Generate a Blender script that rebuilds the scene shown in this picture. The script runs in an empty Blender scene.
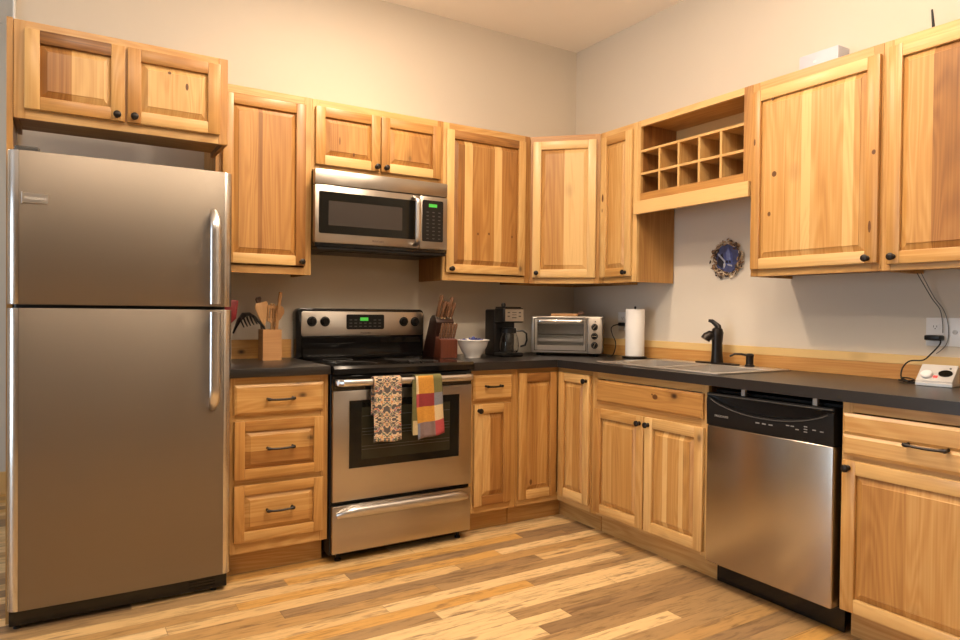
import bpy, bmesh, math, random
from mathutils import Vector, Matrix, Euler

C = bpy.context.scene.collection
SC = bpy.context.scene
R = math.radians
PI = math.pi

# ------------------------------------------------------------------ camera
cam_d = bpy.data.cameras.new('camera')
cam = bpy.data.objects.new('camera', cam_d)
C.objects.link(cam)
SC.camera = cam
CAM_YAW, CAM_PITCH, CAM_ROLL, CAM_F = -31.7152, -0.7038, 0.6015, 679.19
cam_d.sensor_width = 36.0
cam_d.lens = CAM_F / 960 * 36.0
_y, _p, _r = R(CAM_YAW), R(CAM_PITCH), R(CAM_ROLL)
_f = Vector((-math.sin(_y) * math.cos(_p), math.cos(_y) * math.cos(_p), math.sin(_p)))
_rt = Vector((math.cos(_y), math.sin(_y), 0))
_up = _rt.cross(_f)
_R = math.cos(_r) * _rt + math.sin(_r) * _up
_U = -math.sin(_r) * _rt + math.cos(_r) * _up
cam.matrix_world = Matrix(((_R.x, _U.x, -_f.x, -3.0609), (_R.y, _U.y, -_f.y, -3.7071),
                           (_R.z, _U.z, -_f.z, 1.1969), (0, 0, 0, 1)))

# ------------------------------------------------------------------ light
world = bpy.data.worlds.new('world')
SC.world = world
world.use_nodes = True
world.node_tree.nodes['Background'].inputs[0].default_value = (0.75, 0.86, 1.0, 1)
world.node_tree.nodes['Background'].inputs[1].default_value = 0.6

CEIL = 3.01
WARM = (1.0, 0.81, 0.60)


def area(name, loc, power, size, color, rot=(0, 0, 0), size_y=None, disk=True, spread=180):
    l = bpy.data.lights.new(name, 'AREA')
    l.energy = power
    l.color = color
    l.shape = 'DISK' if disk else 'RECTANGLE'
    l.size = size
    if size_y:
        l.size_y = size_y
    l.spread = R(spread)
    o = bpy.data.objects.new(name, l)
    o.location = loc
    o.rotation_euler = rot
    C.objects.link(o)
    return o


def lamp(name, loc, power, color=WARM, radius=0.08):
    l = bpy.data.lights.new(name, 'POINT')
    l.energy = power
    l.color = color
    l.shadow_soft_size = radius
    o = bpy.data.objects.new(name, l)
    o.location = loc
    C.objects.link(o)


CAN = (1.0, 0.785, 0.585)
SOFT = (1.0, 0.845, 0.67)
area('ceiling_lamp', (-1.75, -1.10, CEIL - 0.03), 42, 0.18, CAN)
area('ceiling_lamp', (-1.2, -2.25, CEIL - 0.03), 21, 0.18, CAN)
area('ceiling_lamp', (-3.0, -2.3, CEIL - 0.03), 22, 0.18, CAN)
lamp('front_fill', (-1.45, -3.75, 2.12), 13, SOFT, 0.11)  # unseen fill from the front right, added to lift the lower fronts
area('ceiling_bounce_fill', (-1.9, -2.45, 2.36), 84, 0.36, SOFT, (R(180), 0, 0))  # added bounce light with no fixture, faces up to brighten the ceiling
area('rear_bounce_fill', (-3.4, -4.3, 1.75), 14, 0.4, SOFT, (R(180), 0, 0))  # added uplight behind the camera, in place of a bounced flash
lamp('hall_fill', (-4.6, 0.7, 2.75), 26, (1.0, 0.84, 0.66))  # unseen fill added to brighten the hall beyond the fridge
area('window_daylight', (-6.85, -1.6, 1.25), 85, 2.2, (0.66, 0.83, 1.0), (0, R(-90), 0), 1.6, False)

SC.view_settings.view_transform = 'Standard'
SC.view_settings.look = 'None'
SC.view_settings.gamma = 1
SC.view_settings.use_curve_mapping = False
SC.view_settings.exposure = -0.2


# ------------------------------------------------------------------ materials
def new_mat(name):
    m = bpy.data.materials.new(name)
    m.use_nodes = True
    nt = m.node_tree
    return m, nt, nt.nodes['Principled BSDF']


def N(nt, t, **kw):
    n = nt.nodes.new(t)
    for k, v in kw.items():
        if k.startswith('i_'):
            key = k[2:]
            n.inputs[int(key) if key.isdigit() else key].default_value = v
        else:
            setattr(n, k, v)
    return n


def math_(nt, op, a, b=None, c=None, clamp=False):
    n = nt.nodes.new('ShaderNodeMath')
    n.operation = op
    n.use_clamp = clamp
    for i, x in enumerate((a, b, c)):
        if x is None:
            continue
        if isinstance(x, (int, float)):
            n.inputs[i].default_value = x
        else:
            nt.links.new(x, n.inputs[i])
    return n.outputs[0]


def ramp(nt, fac, stops, interp='LINEAR'):
    n = nt.nodes.new('ShaderNodeValToRGB')
    cr = n.color_ramp
    cr.interpolation = interp
    while len(cr.elements) < len(stops):
        cr.elements.new(0.5)
    for e, (p, c) in zip(cr.elements, stops):
        e.position = p
        e.color = (*c, 1)
    nt.links.new(fac, n.inputs[0])
    return n.outputs[0]


def mixc(nt, fac, a, b, mode='MIX'):
    n = nt.nodes.new('ShaderNodeMix')
    n.data_type = 'RGBA'
    n.blend_type = mode
    for s, x in ((n.inputs[0], fac), (n.inputs[6], a), (n.inputs[7], b)):
        if isinstance(x, (int, float)):
            s.default_value = x
        elif isinstance(x, tuple):
            s.default_value = (*x, 1)
        else:
            nt.links.new(x, s)
    return n.outputs[2]


def paint(name, col, rough=0.5, metal=0.0, noise=0.0, spec=0.5, nscale=40, bump=0.0, coat=0.0):
    m, nt, b = new_mat(name)
    b.inputs['Base Color'].default_value = (*col, 1)
    b.inputs['Roughness'].default_value = rough
    b.inputs['Metallic'].default_value = metal
    b.inputs['Specular IOR Level'].default_value = spec
    b.inputs['Coat Weight'].default_value = coat
    tc = N(nt, 'ShaderNodeTexCoord')
    nz = N(nt, 'ShaderNodeTexNoise', i_Scale=nscale, i_Detail=3.0)
    nt.links.new(tc.outputs['Object'], nz.inputs['Vector'])
    if noise:
        c = mixc(nt, nz.outputs[0], tuple(x * (1 - noise) for x in col), tuple(min(1, x * (1 + noise)) for x in col))
        nt.links.new(c, b.inputs['Base Color'])
    if bump:
        bp = N(nt, 'ShaderNodeBump', i_Strength=bump, i_Distance=0.002)
        nt.links.new(nz.outputs[0], bp.inputs['Height'])
        nt.links.new(bp.outputs[0], b.inputs['Normal'])
    return m


def emit(name, col, strength):
    m, nt, b = new_mat(name)
    b.inputs['Base Color'].default_value = (*[x * .3 for x in col], 1)
    b.inputs['Emission Color'].default_value = (*col, 1)
    b.inputs['Emission Strength'].default_value = strength
    return m


def wood(name, light, midl, mid, dark, rough=0.36, knots=True, vary=0.55, spec=0.5):
    """Planked hickory: tint per board comes from the boards' own attribute, grain follows each board's UV."""
    m, nt, b = new_mat(name)
    at = N(nt, 'ShaderNodeAttribute', attribute_name='tint')
    sp = N(nt, 'ShaderNodeSeparateColor')
    nt.links.new(at.outputs['Color'], sp.inputs[0])
    uv = N(nt, 'ShaderNodeUVMap', uv_map='UVMap')
    sx = N(nt, 'ShaderNodeSeparateXYZ')
    nt.links.new(uv.outputs[0], sx.inputs[0])

    def vec(a, bb):
        c = N(nt, 'ShaderNodeCombineXYZ')
        nt.links.new(math_(nt, 'MULTIPLY', sx.outputs[0], a), c.inputs[0])
        nt.links.new(math_(nt, 'MULTIPLY', sx.outputs[1], bb), c.inputs[1])
        nt.links.new(math_(nt, 'MULTIPLY', sp.outputs[1], 37.0), c.inputs[2])
        return c.outputs[0]
    n1 = N(nt, 'ShaderNodeTexNoise', i_Scale=1.0, i_Detail=4.0, i_Roughness=0.6)
    nt.links.new(vec(1.6, 150), n1.inputs['Vector'])
    n2 = N(nt, 'ShaderNodeTexNoise', i_Scale=1.0, i_Detail=1.5, i_Distortion=0.4)
    nt.links.new(vec(0.85, 9), n2.inputs['Vector'])
    n3 = N(nt, 'ShaderNodeTexNoise', i_Scale=1.0, i_Detail=2.0)
    nt.links.new(vec(0.9, 13), n3.inputs['Vector'])
    ringv = math_(nt, 'SINE', math_(nt, 'MULTIPLY', n2.outputs[0], 85.0))
    t = math_(nt, 'ADD', math_(nt, 'MULTIPLY_ADD', sp.outputs[0], 1.4, -0.14), math_(nt, 'MULTIPLY', math_(nt, 'SUBTRACT', n1.outputs[0], 0.5), vary * 0.8))
    t = math_(nt, 'ADD', t, math_(nt, 'MULTIPLY', math_(nt, 'SUBTRACT', n3.outputs[0], 0.5), vary * 0.75))
    t = math_(nt, 'ADD', t, math_(nt, 'MULTIPLY', ringv, 0.06), clamp=True)
    col = ramp(nt, t, [(0.0, light), (0.36, midl), (0.66, mid), (1.0, dark)])
    if knots:
        vo = N(nt, 'ShaderNodeTexVoronoi', i_Scale=1.0)
        nt.links.new(vec(3.3, 5.0), vo.inputs['Vector'])
        k = N(nt, 'ShaderNodeSeparateColor')
        nt.links.new(vo.outputs['Color'], k.inputs[0])
        on = math_(nt, 'GREATER_THAN', k.outputs[0], 0.63)
        rad = math_(nt, 'SUBTRACT', 1.0, math_(nt, 'MULTIPLY', vo.outputs['Distance'], 12.0), clamp=True)
        halo = math_(nt, 'SUBTRACT', 1.0, math_(nt, 'MULTIPLY', vo.outputs['Distance'], 4.5), clamp=True)
        col = mixc(nt, math_(nt, 'MULTIPLY', math_(nt, 'MULTIPLY', halo, on), 0.55), col, dark)
        col = mixc(nt, math_(nt, 'MULTIPLY', math_(nt, 'MULTIPLY', rad, on), 1.3, clamp=True), col, (0.035, 0.014, 0.006))
    nt.links.new(col, b.inputs['Base Color'])
    b.inputs['Roughness'].default_value = rough
    b.inputs['Specular IOR Level'].default_value = spec
    bp = N(nt, 'ShaderNodeBump', i_Strength=0.10, i_Distance=0.001)
    nt.links.new(n1.outputs[0], bp.inputs['Height'])
    nt.links.new(bp.outputs[0], b.inputs['Normal'])
    return m


def steel(name, col=(0.60, 0.57, 0.54), rough=0.30, aniso=0.6, vertical=False, streak=0.025):
    m, nt, b = new_mat(name)
    b.inputs['Metallic'].default_value = 1.0
    tc = N(nt, 'ShaderNodeTexCoord')
    mp = N(nt, 'ShaderNodeMapping')
    mp.inputs['Scale'].default_value = (120, 120, 2) if vertical else (2, 2, 120)
    nt.links.new(tc.outputs['Object'], mp.inputs['Vector'])
    nz = N(nt, 'ShaderNodeTexNoise', i_Scale=1.0, i_Detail=3.0)
    nt.links.new(mp.outputs[0], nz.inputs['Vector'])
    c = mixc(nt, nz.outputs[0], tuple(x * (1 - streak) for x in col), tuple(x * (1 + streak) for x in col))
    nt.links.new(c, b.inputs['Base Color'])
    b.inputs['Roughness'].default_value = rough
    if aniso:
        b.inputs['Anisotropic'].default_value = aniso
        b.inputs['Anisotropic Rotation'].default_value = 0.0 if vertical else 0.25
        tg = N(nt, 'ShaderNodeTangent', direction_type='RADIAL', axis='Z')
        nt.links.new(tg.outputs[0], b.inputs['Tangent'])
    return m


def tint_mat(name, rough=0.8, bump=0.0):
    m, nt, b = new_mat(name)
    at = N(nt, 'ShaderNodeAttribute', attribute_name='tint')
    tc = N(nt, 'ShaderNodeTexCoord')
    nz = N(nt, 'ShaderNodeTexNoise', i_Scale=220.0, i_Detail=2.0)
    nt.links.new(tc.outputs['Object'], nz.inputs['Vector'])
    f = math_(nt, 'ADD', math_(nt, 'MULTIPLY', nz.outputs[0], 0.7), 0.65)
    cc = N(nt, 'ShaderNodeCombineColor')
    for i in range(3):
        nt.links.new(f, cc.inputs[i])
    nt.links.new(mixc(nt, 1.0, at.outputs['Color'], cc.outputs[0], 'MULTIPLY'), b.inputs['Base Color'])
    b.inputs['Roughness'].default_value = rough
    return m


def floor_mat():
    m, nt, b = new_mat('wood_plank_floor')
    tc = N(nt, 'ShaderNodeTexCoord')
    s = N(nt, 'ShaderNodeSeparateXYZ')
    nt.links.new(tc.outputs['Object'], s.inputs[0])
    W_, L_ = 0.078, 1.25
    row = math_(nt, 'FLOOR', math_(nt, 'DIVIDE', s.outputs[1], W_))
    w1 = N(nt, 'ShaderNodeTexWhiteNoise', noise_dimensions='1D')
    nt.links.new(row, w1.inputs['W'])
    xo = math_(nt, 'ADD', math_(nt, 'DIVIDE', s.outputs[0], L_), math_(nt, 'MULTIPLY', w1.outputs[0], 7.0))
    colm = math_(nt, 'FLOOR', xo)
    cv = N(nt, 'ShaderNodeCombineXYZ')
    nt.links.new(row, cv.inputs[0])
    nt.links.new(colm, cv.inputs[1])
    w2 = N(nt, 'ShaderNodeTexWhiteNoise', noise_dimensions='2D')
    nt.links.new(cv.outputs[0], w2.inputs['Vector'])
    base = ramp(nt, w2.outputs[0], [(0, (0.29, 0.18, 0.085)), (0.12, (0.68, 0.48, 0.24)), (0.34, (0.35, 0.22, 0.10)),
                                    (0.47, (0.55, 0.31, 0.09)), (0.60, (0.25, 0.155, 0.075)),
                                    (0.70, (0.60, 0.40, 0.18)), (0.89, (0.42, 0.25, 0.095))], 'CONSTANT')

    def vec(a, bb):
        c = N(nt, 'ShaderNodeCombineXYZ')
        nt.links.new(math_(nt, 'MULTIPLY', s.outputs[0], a), c.inputs[0])
        nt.links.new(math_(nt, 'MULTIPLY', s.outputs[1], bb), c.inputs[1])
        nt.links.new(math_(nt, 'MULTIPLY', w2.outputs[0], 91.0), c.inputs[2])
        return c.outputs[0]
    n1 = N(nt, 'ShaderNodeTexNoise', i_Scale=1.0, i_Detail=5.0, i_Roughness=0.65, i_Distortion=0.5)
    nt.links.new(vec(6.0, 45), n1.inputs['Vector'])
    n2 = N(nt, 'ShaderNodeTexNoise', i_Scale=1.0, i_Detail=3.0, i_Roughness=0.6)
    nt.links.new(vec(5.0, 26), n2.inputs['Vector'])
    g = ramp(nt, n1.outputs[0], [(0.28, (0.42, 0.38, 0.33)), (0.50, (1.0, 1.0, 1.0)), (0.75, (1.14, 1.12, 1.08))])
    col = mixc(nt, 1.0, base, g, 'MULTIPLY')
    smudge = ramp(nt, n2.outputs[0], [(0.585, (0, 0, 0)), (0.69, (1, 1, 1))])
    col = mixc(nt, math_(nt, 'MULTIPLY', smudge, 0.75), col, (0.17, 0.10, 0.055))
    fy = math_(nt, 'FRACT', math_(nt, 'DIVIDE', s.outputs[1], W_))
    fx = math_(nt, 'FRACT', xo)
    seam = math_(nt, 'MAXIMUM', math_(nt, 'LESS_THAN', fy, 0.03), math_(nt, 'LESS_THAN', fx, 0.0025))
    col = mixc(nt, math_(nt, 'MULTIPLY', seam, 0.45), col, (0.14, 0.08, 0.04))
    nt.links.new(col, b.inputs['Base Color'])
    b.inputs['Roughness'].default_value = 0.42
    bp = N(nt, 'ShaderNodeBump', i_Strength=0.12, i_Distance=0.001)
    nt.links.new(n1.outputs[0], bp.inputs['Height'])
    nt.links.new(bp.outputs[0], b.inputs['Normal'])
    return m


def floral_mat():
    m, nt, b = new_mat('floral_cloth')
    uv = N(nt, 'ShaderNodeUVMap', uv_map='UVMap')
    s = N(nt, 'ShaderNodeSeparateXYZ')
    nt.links.new(uv.outputs[0], s.inputs[0])
    x = math_(nt, 'ABSOLUTE', math_(nt, 'SUBTRACT', s.outputs[0], 0.46))
    v = math_(nt, 'MULTIPLY', s.outputs[1], 2.1)
    c = N(nt, 'ShaderNodeCombineXYZ')
    nt.links.new(x, c.inputs[0])
    nt.links.new(math_(nt, 'ADD', math_(nt, 'PINGPONG', v, 0.74), 3.3), c.inputs[1])
    n = N(nt, 'ShaderNodeTexNoise', i_Scale=3.9, i_Detail=1.0, i_Distortion=2.0)
    nt.links.new(c.outputs[0], n.inputs['Vector'])
    n2 = N(nt, 'ShaderNodeTexNoise', i_Scale=5.0, i_Detail=0.5, i_Distortion=0.6)
    nt.links.new(c.outputs[0], n2.inputs['Vector'])
    edge = math_(nt, 'ABSOLUTE', math_(nt, 'SUBTRACT', n.outputs[0], 0.5))
    leaf = ramp(nt, n2.outputs[0], [(0, (0.10, 0.13, 0.10)), (0.42, (0.25, 0.20, 0.24)), (0.50, (0.36, 0.035, 0.04)),
                                    (0.56, (0.62, 0.30, 0.07)), (0.62, (0.10, 0.12, 0.13))], 'CONSTANT')
    line = math_(nt, 'GREATER_THAN', edge, 0.055)
    fill = math_(nt, 'GREATER_THAN', n.outputs[0], 0.545)
    col = mixc(nt, fill, (0.62, 0.47, 0.30), leaf)
    dark = math_(nt, 'LESS_THAN', n.outputs[0], 0.44)
    col = mixc(nt, dark, col, (0.085, 0.075, 0.07))
    nt.links.new(col, b.inputs['Base Color'])
    b.inputs['Roughness'].default_value = 0.9
    return m


def wall_mat(name, col):
    return paint(name, col, rough=0.75, noise=0.02, nscale=3.0, spec=0.25)


M = {}
HICK = ((0.65, 0.425, 0.175), (0.470, 0.248, 0.072), (0.315, 0.138, 0.034), (0.12, 0.046, 0.013))
M['wood'] = wood('hickory', *HICK)
M['wood_in'] = wood('hickory_inside', *HICK, rough=0.55, knots=False)
M['splash'] = wood('hickory_backsplash', (0.70, 0.48, 0.20), (0.58, 0.32, 0.10), (0.46, 0.20, 0.05), (0.16, 0.06, 0.018), rough=0.4)
M['maple'] = wood('spoon_wood', (0.66, 0.42, 0.2), (0.52, 0.29, 0.12), (0.40, 0.2, 0.075), (0.2, 0.09, 0.03), rough=0.6, knots=False)
M['cherry'] = wood('reddish_wood', (0.14, 0.036, 0.016), (0.10, 0.025, 0.012), (0.055, 0.015, 0.008), (0.025, 0.008, 0.005), rough=0.4, knots=False)
M['walnut'] = wood('brown_handle_wood', (0.26, 0.13, 0.065), (0.17, 0.08, 0.04), (0.11, 0.05, 0.024), (0.05, 0.02, 0.01), rough=0.45, knots=False)
M['floor'] = floor_mat()
M['wall'] = wall_mat('beige_wall_paint', (0.66, 0.595, 0.50))
M['hall'] = wall_mat('hall_wall_paint', (0.60, 0.56, 0.50))
M['ceil'] = wall_mat('cream_ceiling_paint', (0.92, 0.88, 0.82))
M['white'] = paint('white_trim_paint', (0.80, 0.79, 0.76), 0.5)
M['steel'] = steel('brushed_steel', (0.46, 0.415, 0.365))
M['steel_f'] = steel('fridge_steel', (0.25, 0.215, 0.178), 0.47, 0.0, streak=0.01)
M['steel_e'] = steel('edge_trim_steel', (0.60, 0.57, 0.54), 0.26, 0.0)
M['steel_v'] = steel('handle_steel', (0.60, 0.585, 0.57), 0.30, 0.0)
M['steel_dw'] = steel('dishwasher_steel', (0.48, 0.435, 0.385), 0.25, 0.6, streak=0.0)
M['chrome'] = paint('bright_metal', (0.75, 0.73, 0.70), 0.15, 1.0)
M['black'] = paint('black_plastic', (0.007, 0.0065, 0.0065), 0.34, spec=0.3)
M['gloss'] = paint('gloss_black_enamel', (0.006, 0.0055, 0.0055), 0.10, spec=0.42)
M['glass_b'] = paint('dark_oven_glass', (0.008, 0.0075, 0.006), 0.06, spec=0.3)
M['inner'] = paint('oven_window_tint', (0.030, 0.028, 0.017), 0.10, spec=0.35)
M['toast_win'] = paint('toaster_window_glass', (0.10, 0.10, 0.09), 0.04, spec=0.7)
M['toast_win'].node_tree.nodes['Principled BSDF'].inputs['Alpha'].default_value = 0.22
M['grey_win'] = paint('microwave_window_mesh', (0.040, 0.033, 0.029), 0.25, spec=0.35)
M['counter'] = paint('charcoal_laminate', (0.018, 0.016, 0.0155), 0.30, noise=0.25, nscale=350, spec=0.55)
M['bronze'] = paint('oil_rubbed_bronze', (0.022, 0.017, 0.014), 0.34, 0.6)
M['dgrey'] = paint('dark_grey_plastic', (0.06, 0.058, 0.056), 0.4)
M['lgrey'] = paint('light_grey_print', (0.26, 0.255, 0.25), 0.5)
M['plate'] = paint('white_plastic', (0.76, 0.76, 0.76), 0.35)
M['casegrey'] = paint('off_white_plastic', (0.52, 0.50, 0.48), 0.3)
M['silver_plastic'] = paint('silver_plastic', (0.50, 0.49, 0.47), 0.35, 0.3)
M['router'] = paint('cool_white_plastic', (0.50, 0.52, 0.60), 0.4)
M['ceramic'] = paint('white_ceramic', (0.80, 0.77, 0.73), 0.18)
M['paper'] = paint('paper_towel_paper', (0.84, 0.81, 0.77), 0.95, bump=0.3, nscale=180)
M['blue'] = paint('blue_wrapper', (0.035, 0.05, 0.22), 0.35)
M['red'] = paint('red_silicone', (0.28, 0.02, 0.025), 0.4)
M['green_led'] = emit('green_display', (0.10, 0.75, 0.08), 0.6)
M['red_led'] = emit('red_display', (1.0, 0.06, 0.05), 1.6)
M['sinksteel'] = steel('sink_steel', (0.80, 0.77, 0.73), 0.40, 0.0, streak=0.01)
M['tint'] = tint_mat('tinted_fibre')
M['floral'] = floral_mat()
M['bluepic'] = paint('blue_picture_print', (0.045, 0.06, 0.16), 0.5, noise=0.7, nscale=35)
_g, _nt, _b = new_mat('clear_glass')
_b.inputs['Transmission Weight'].default_value = 1.0
_b.inputs['Roughness'].default_value = 0.02
_b.inputs['IOR'].default_value = 1.4
_b.inputs['Base Color'].default_value = (0.95, 0.95, 0.93, 1)
M['glass'] = _g

rng = random.Random(7)


# ------------------------------------------------------------------ mesh helpers
class MB:
    def __init__(self):
        self.bm = bmesh.new()
        self.uv = self.bm.loops.layers.uv.new('UVMap')
        self.cl = self.bm.loops.layers.float_color.new('tint')

    def add(self, t, grain=2, tint=None, M=None, col=None):
        """merge temp bmesh t as one board"""
        seed = rng.random()
        if tint is None:
            tint = min(.95, max(0.0, rng.gauss(0.35, 0.15)))
        c = (*col, 1) if col else (tint, seed, 0, 1)
        ou, ov = rng.random() * 9, rng.random() * 9
        t.normal_update()
        vm = {}
        for v in t.verts:
            vm[v] = self.bm.verts.new(M @ v.co if M else v.co)
        for f in t.faces:
            try:
                nf = self.bm.faces.new([vm[v] for v in f.verts])
            except ValueError:
                continue
            n = f.normal
            others = [a for a in range(3) if a != grain]
            dom = max(range(3), key=lambda a: abs(n[a]))
            for lp, ol in zip(nf.loops, f.loops):
                p = ol.vert.co
                if dom == grain:
                    u, v = p[others[0]] * .3, p[others[1]]
                else:
                    a = [q for q in others if q != dom]
                    u, v = p[grain], p[a[0]] + 0.37 * p[dom]
                lp[self.uv].uv = (u + ou, v + ov)
                lp[self.cl] = c
        t.free()
        return self

    def box(self, x0, x1, y0, y1, z0, z1, bev=0.0, seg=1, **kw):
        t = bmesh.new()
        vs = [t.verts.new((x, y, z)) for x in (x0, x1) for y in (y0, y1) for z in (z0, z1)]
        for a in ((0, 1, 3, 2), (4, 6, 7, 5), (0, 4, 5, 1), (2, 3, 7, 6), (0, 2, 6, 4), (1, 5, 7, 3)):
            t.faces.new([vs[i] for i in a])
        bmesh.ops.recalc_face_normals(t, faces=t.faces[:])
        if bev:
            bmesh.ops.bevel(t, geom=t.edges[:], offset=bev, segments=seg, affect='EDGES', profile=0.5)
        return self.add(t, **kw)

    def prism(self, pts, lo, hi, axis=2, bev=0.0, seg=2, bevel_all=False, **kw):
        """polygon extruded along axis; pts are in the two remaining axes in order"""
        t = bmesh.new()
        o = [a for a in range(3) if a != axis]

        def mk(p, h):
            c = [0, 0, 0]
            c[o[0]], c[o[1]], c[axis] = p[0], p[1], h
            return t.verts.new(c)
        a = [mk(p, lo) for p in pts]
        b = [mk(p, hi) for p in pts]
        n = len(pts)
        caps = [t.faces.new(a[::-1]), t.faces.new(b)]
        for i in range(n):
            t.faces.new((a[i], a[(i + 1) % n], b[(i + 1) % n], b[i]))
        bmesh.ops.recalc_face_normals(t, faces=t.faces[:])
        if bev:
            es = t.edges[:] if bevel_all else list({e for f in caps for e in f.edges})
            bmesh.ops.bevel(t, geom=es, offset=bev, segments=seg, affect='EDGES', profile=0.5)
        return self.add(t, **kw)

    def lathe(self, prof, seg=24, M=None, **kw):
        """profile of (r, z) about local z"""
        t = bmesh.new()
        rings = []
        for r, z in prof:
            if r < 1e-6:
                rings.append([t.verts.new((0, 0, z))])
            else:
                rings.append([t.verts.new((r * math.cos(2 * PI * k / seg), r * math.sin(2 * PI * k / seg), z)) for k in range(seg)])
        for a, b in zip(rings, rings[1:]):
            for k in range(seg):
                k2 = (k + 1) % seg
                if len(a) == 1 and len(b) == 1:
                    continue
                if len(a) == 1:
                    t.faces.new((a[0], b[k2], b[k]))
                elif len(b) == 1:
                    t.faces.new((a[k], a[k2], b[0]))
                else:
                    t.faces.new((a[k], a[k2], b[k2], b[k]))
        for rr in (rings[0], rings[-1]):
            if len(rr) > 1 and not kw.get('open'):
                t.faces.new(rr)
        kw.pop('open', None)
        bmesh.ops.recalc_face_normals(t, faces=t.faces[:])
        return self.add(t, M=M, **kw)

    def tube(self, pts, rad, seg=10, side=None, **kw):
        """swept tube; rad scalar, (a,b), or list of them; side = reference vector for a"""
        t = bmesh.new()
        P = [Vector(p) for p in pts]
        n = len(P)
        rings = []
        ref = Vector(side) if side else None
        prev = None
        for i, p in enumerate(P):
            d = (P[min(i + 1, n - 1)] - P[max(i - 1, 0)]).normalized()
            if ref is not None:
                a = (ref - d * ref.dot(d)).normalized()
            elif prev is None:
                h = Vector((0, 0, 1)) if abs(d.z) < 0.9 else Vector((1, 0, 0))
                a = (h - d * h.dot(d)).normalized()
            else:
                a = (prev - d * prev.dot(d)).normalized()
            prev = a
            b = d.cross(a)
            r = rad[i] if isinstance(rad, list) else rad
            ra, rb = r if isinstance(r, tuple) else (r, r)
            rings.append([t.verts.new(p + a * ra * math.cos(2 * PI * k / seg) + b * rb * math.sin(2 * PI * k / seg)) for k in range(seg)])
        for a, b in zip(rings, rings[1:]):
            for k in range(seg):
                t.faces.new((a[k], a[(k + 1) % seg], b[(k + 1) % seg], b[k]))
        t.faces.new(rings[0][::-1])
        t.faces.new(rings[-1])
        bmesh.ops.recalc_face_normals(t, faces=t.faces[:])
        return self.add(t, **kw)

    def ball(self, c, r, seg=10, **kw):
        t = bmesh.new()
        bmesh.ops.create_uvsphere(t, u_segments=seg, v_segments=max(6, seg // 2 + 2), radius=1)
        s = r if isinstance(r, tuple) else (r, r, r)
        mm = kw.pop('M', None)
        m4 = Matrix.Translation(c) @ Matrix.Diagonal((*s, 1)).to_4x4()
        if mm:
            m4 = mm @ m4
        return self.add(t, M=m4, **kw)


INV = {}


def part(name, mb, mat, parent=None, local=False, smooth=35):
    me = bpy.data.meshes.new(name)
    mb.bm.normal_update()
    mb.bm.to_mesh(me)
    mb.bm.free()
    if parent is not None and not local and parent.name in INV:
        me.transform(INV[parent.name])
    for p in me.polygons:
        p.use_smooth = True
    me.set_sharp_from_angle(angle=R(smooth))
    me.materials.append(M[mat] if isinstance(mat, str) else mat)
    o = bpy.data.objects.new(name, me)
    C.objects.link(o)
    if parent is not None:
        o.parent = parent
        if parent.name in INV:
            INV[o.name] = INV[parent.name]
    return o


def thing(name, label, cat, loc, rot=0, group=None):
    o = bpy.data.objects.new(name, None)
    o.empty_display_size = 0.05
    C.objects.link(o)
    o.location = loc
    o.rotation_euler = (0, 0, R(rot))
    o['label'], o['category'] = label, cat
    if group:
        o['group'] = group
    INV[o.name] = (Matrix.Translation(loc) @ Matrix.Rotation(R(rot), 4, 'Z')).inverted()
    return o


def tag(o, label, cat, group=None):
    o['label'], o['category'] = label, cat
    if group:
        o['group'] = group
    return o


def struct(name, mb, mat):
    o = part(name, mb, mat)
    o['kind'] = 'structure'
    return o


def text(name, s, size, mat, parent, mtx, extrude=0.0004):
    cu = bpy.data.curves.new(name, 'FONT')
    cu.body = s
    cu.size = size
    cu.extrude = extrude
    cu.align_x = 'CENTER'
    cu.align_y = 'CENTER'
    cu.materials.append(M[mat])
    tmp = bpy.data.objects.new(name, cu)
    me = bpy.data.meshes.new_from_object(tmp)
    bpy.data.objects.remove(tmp)
    me.transform((INV[parent.name] @ mtx) if parent.name in INV else mtx)
    me.name = name
    o = bpy.data.objects.new(name, me)
    C.objects.link(o)
    o.parent = parent
    return o


def facing(x, y, z, rot=0):
    """matrix standing text up, reading towards -Y turned by rot about Z"""
    return Matrix.Translation((x, y, z)) @ Matrix.Rotation(R(rot), 4, 'Z') @ Matrix.Rotation(R(90), 4, 'X')


# ------------------------------------------------------------------ room shell
X0, Y0, YH = -7.0, -9.0, 1.62
LE = -3.233                                    # end of the back wall, left of the fridge
struct('floor', MB().box(X0, 0.12, Y0, YH + .12, -0.06, 0.0), 'floor')
struct('ceiling', MB().box(X0, 0.12, Y0, YH + .12, CEIL, CEIL + 0.06), 'ceil')
struct('wall_back', MB().box(LE, 0.12, 0.0, 0.12, 0, CEIL), 'wall')
struct('wall_right', MB().box(0.0, 0.12, Y0, 0.0, 0, CEIL), 'wall')
struct('wall_front', MB().box(X0, 0.12, Y0 - .12, Y0, 0, CEIL), 'wall')
struct('wall_hall', MB().box(X0, 0.12, YH, YH + .12, 0, CEIL), 'hall')
WY0, WY1, WZ0, WZ1 = -2.45, -0.75, 0.1, 2.4
wl = MB()
wl.box(X0 - .12, X0, Y0, WY0, 0, CEIL).box(X0 - .12, X0, WY1, YH, 0, CEIL)
wl.box(X0 - .12, X0, WY0, WY1, 0, WZ0).box(X0 - .12, X0, WY0, WY1, WZ1, CEIL)
struct('wall_left', wl, 'wall')
fr = MB()
for a in ((WY0 - .08, WY0, WZ0 - .08, WZ1 + .08), (WY1, WY1 + .08, WZ0 - .08, WZ1 + .08),
          (WY0, WY1, WZ0 - .08, WZ0), (WY0, WY1, WZ1, WZ1 + .08), (-1.62, -1.58, WZ0, WZ1)):
    fr.box(X0, X0 + .03, *a)
struct('window_1', fr, 'white')
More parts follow.
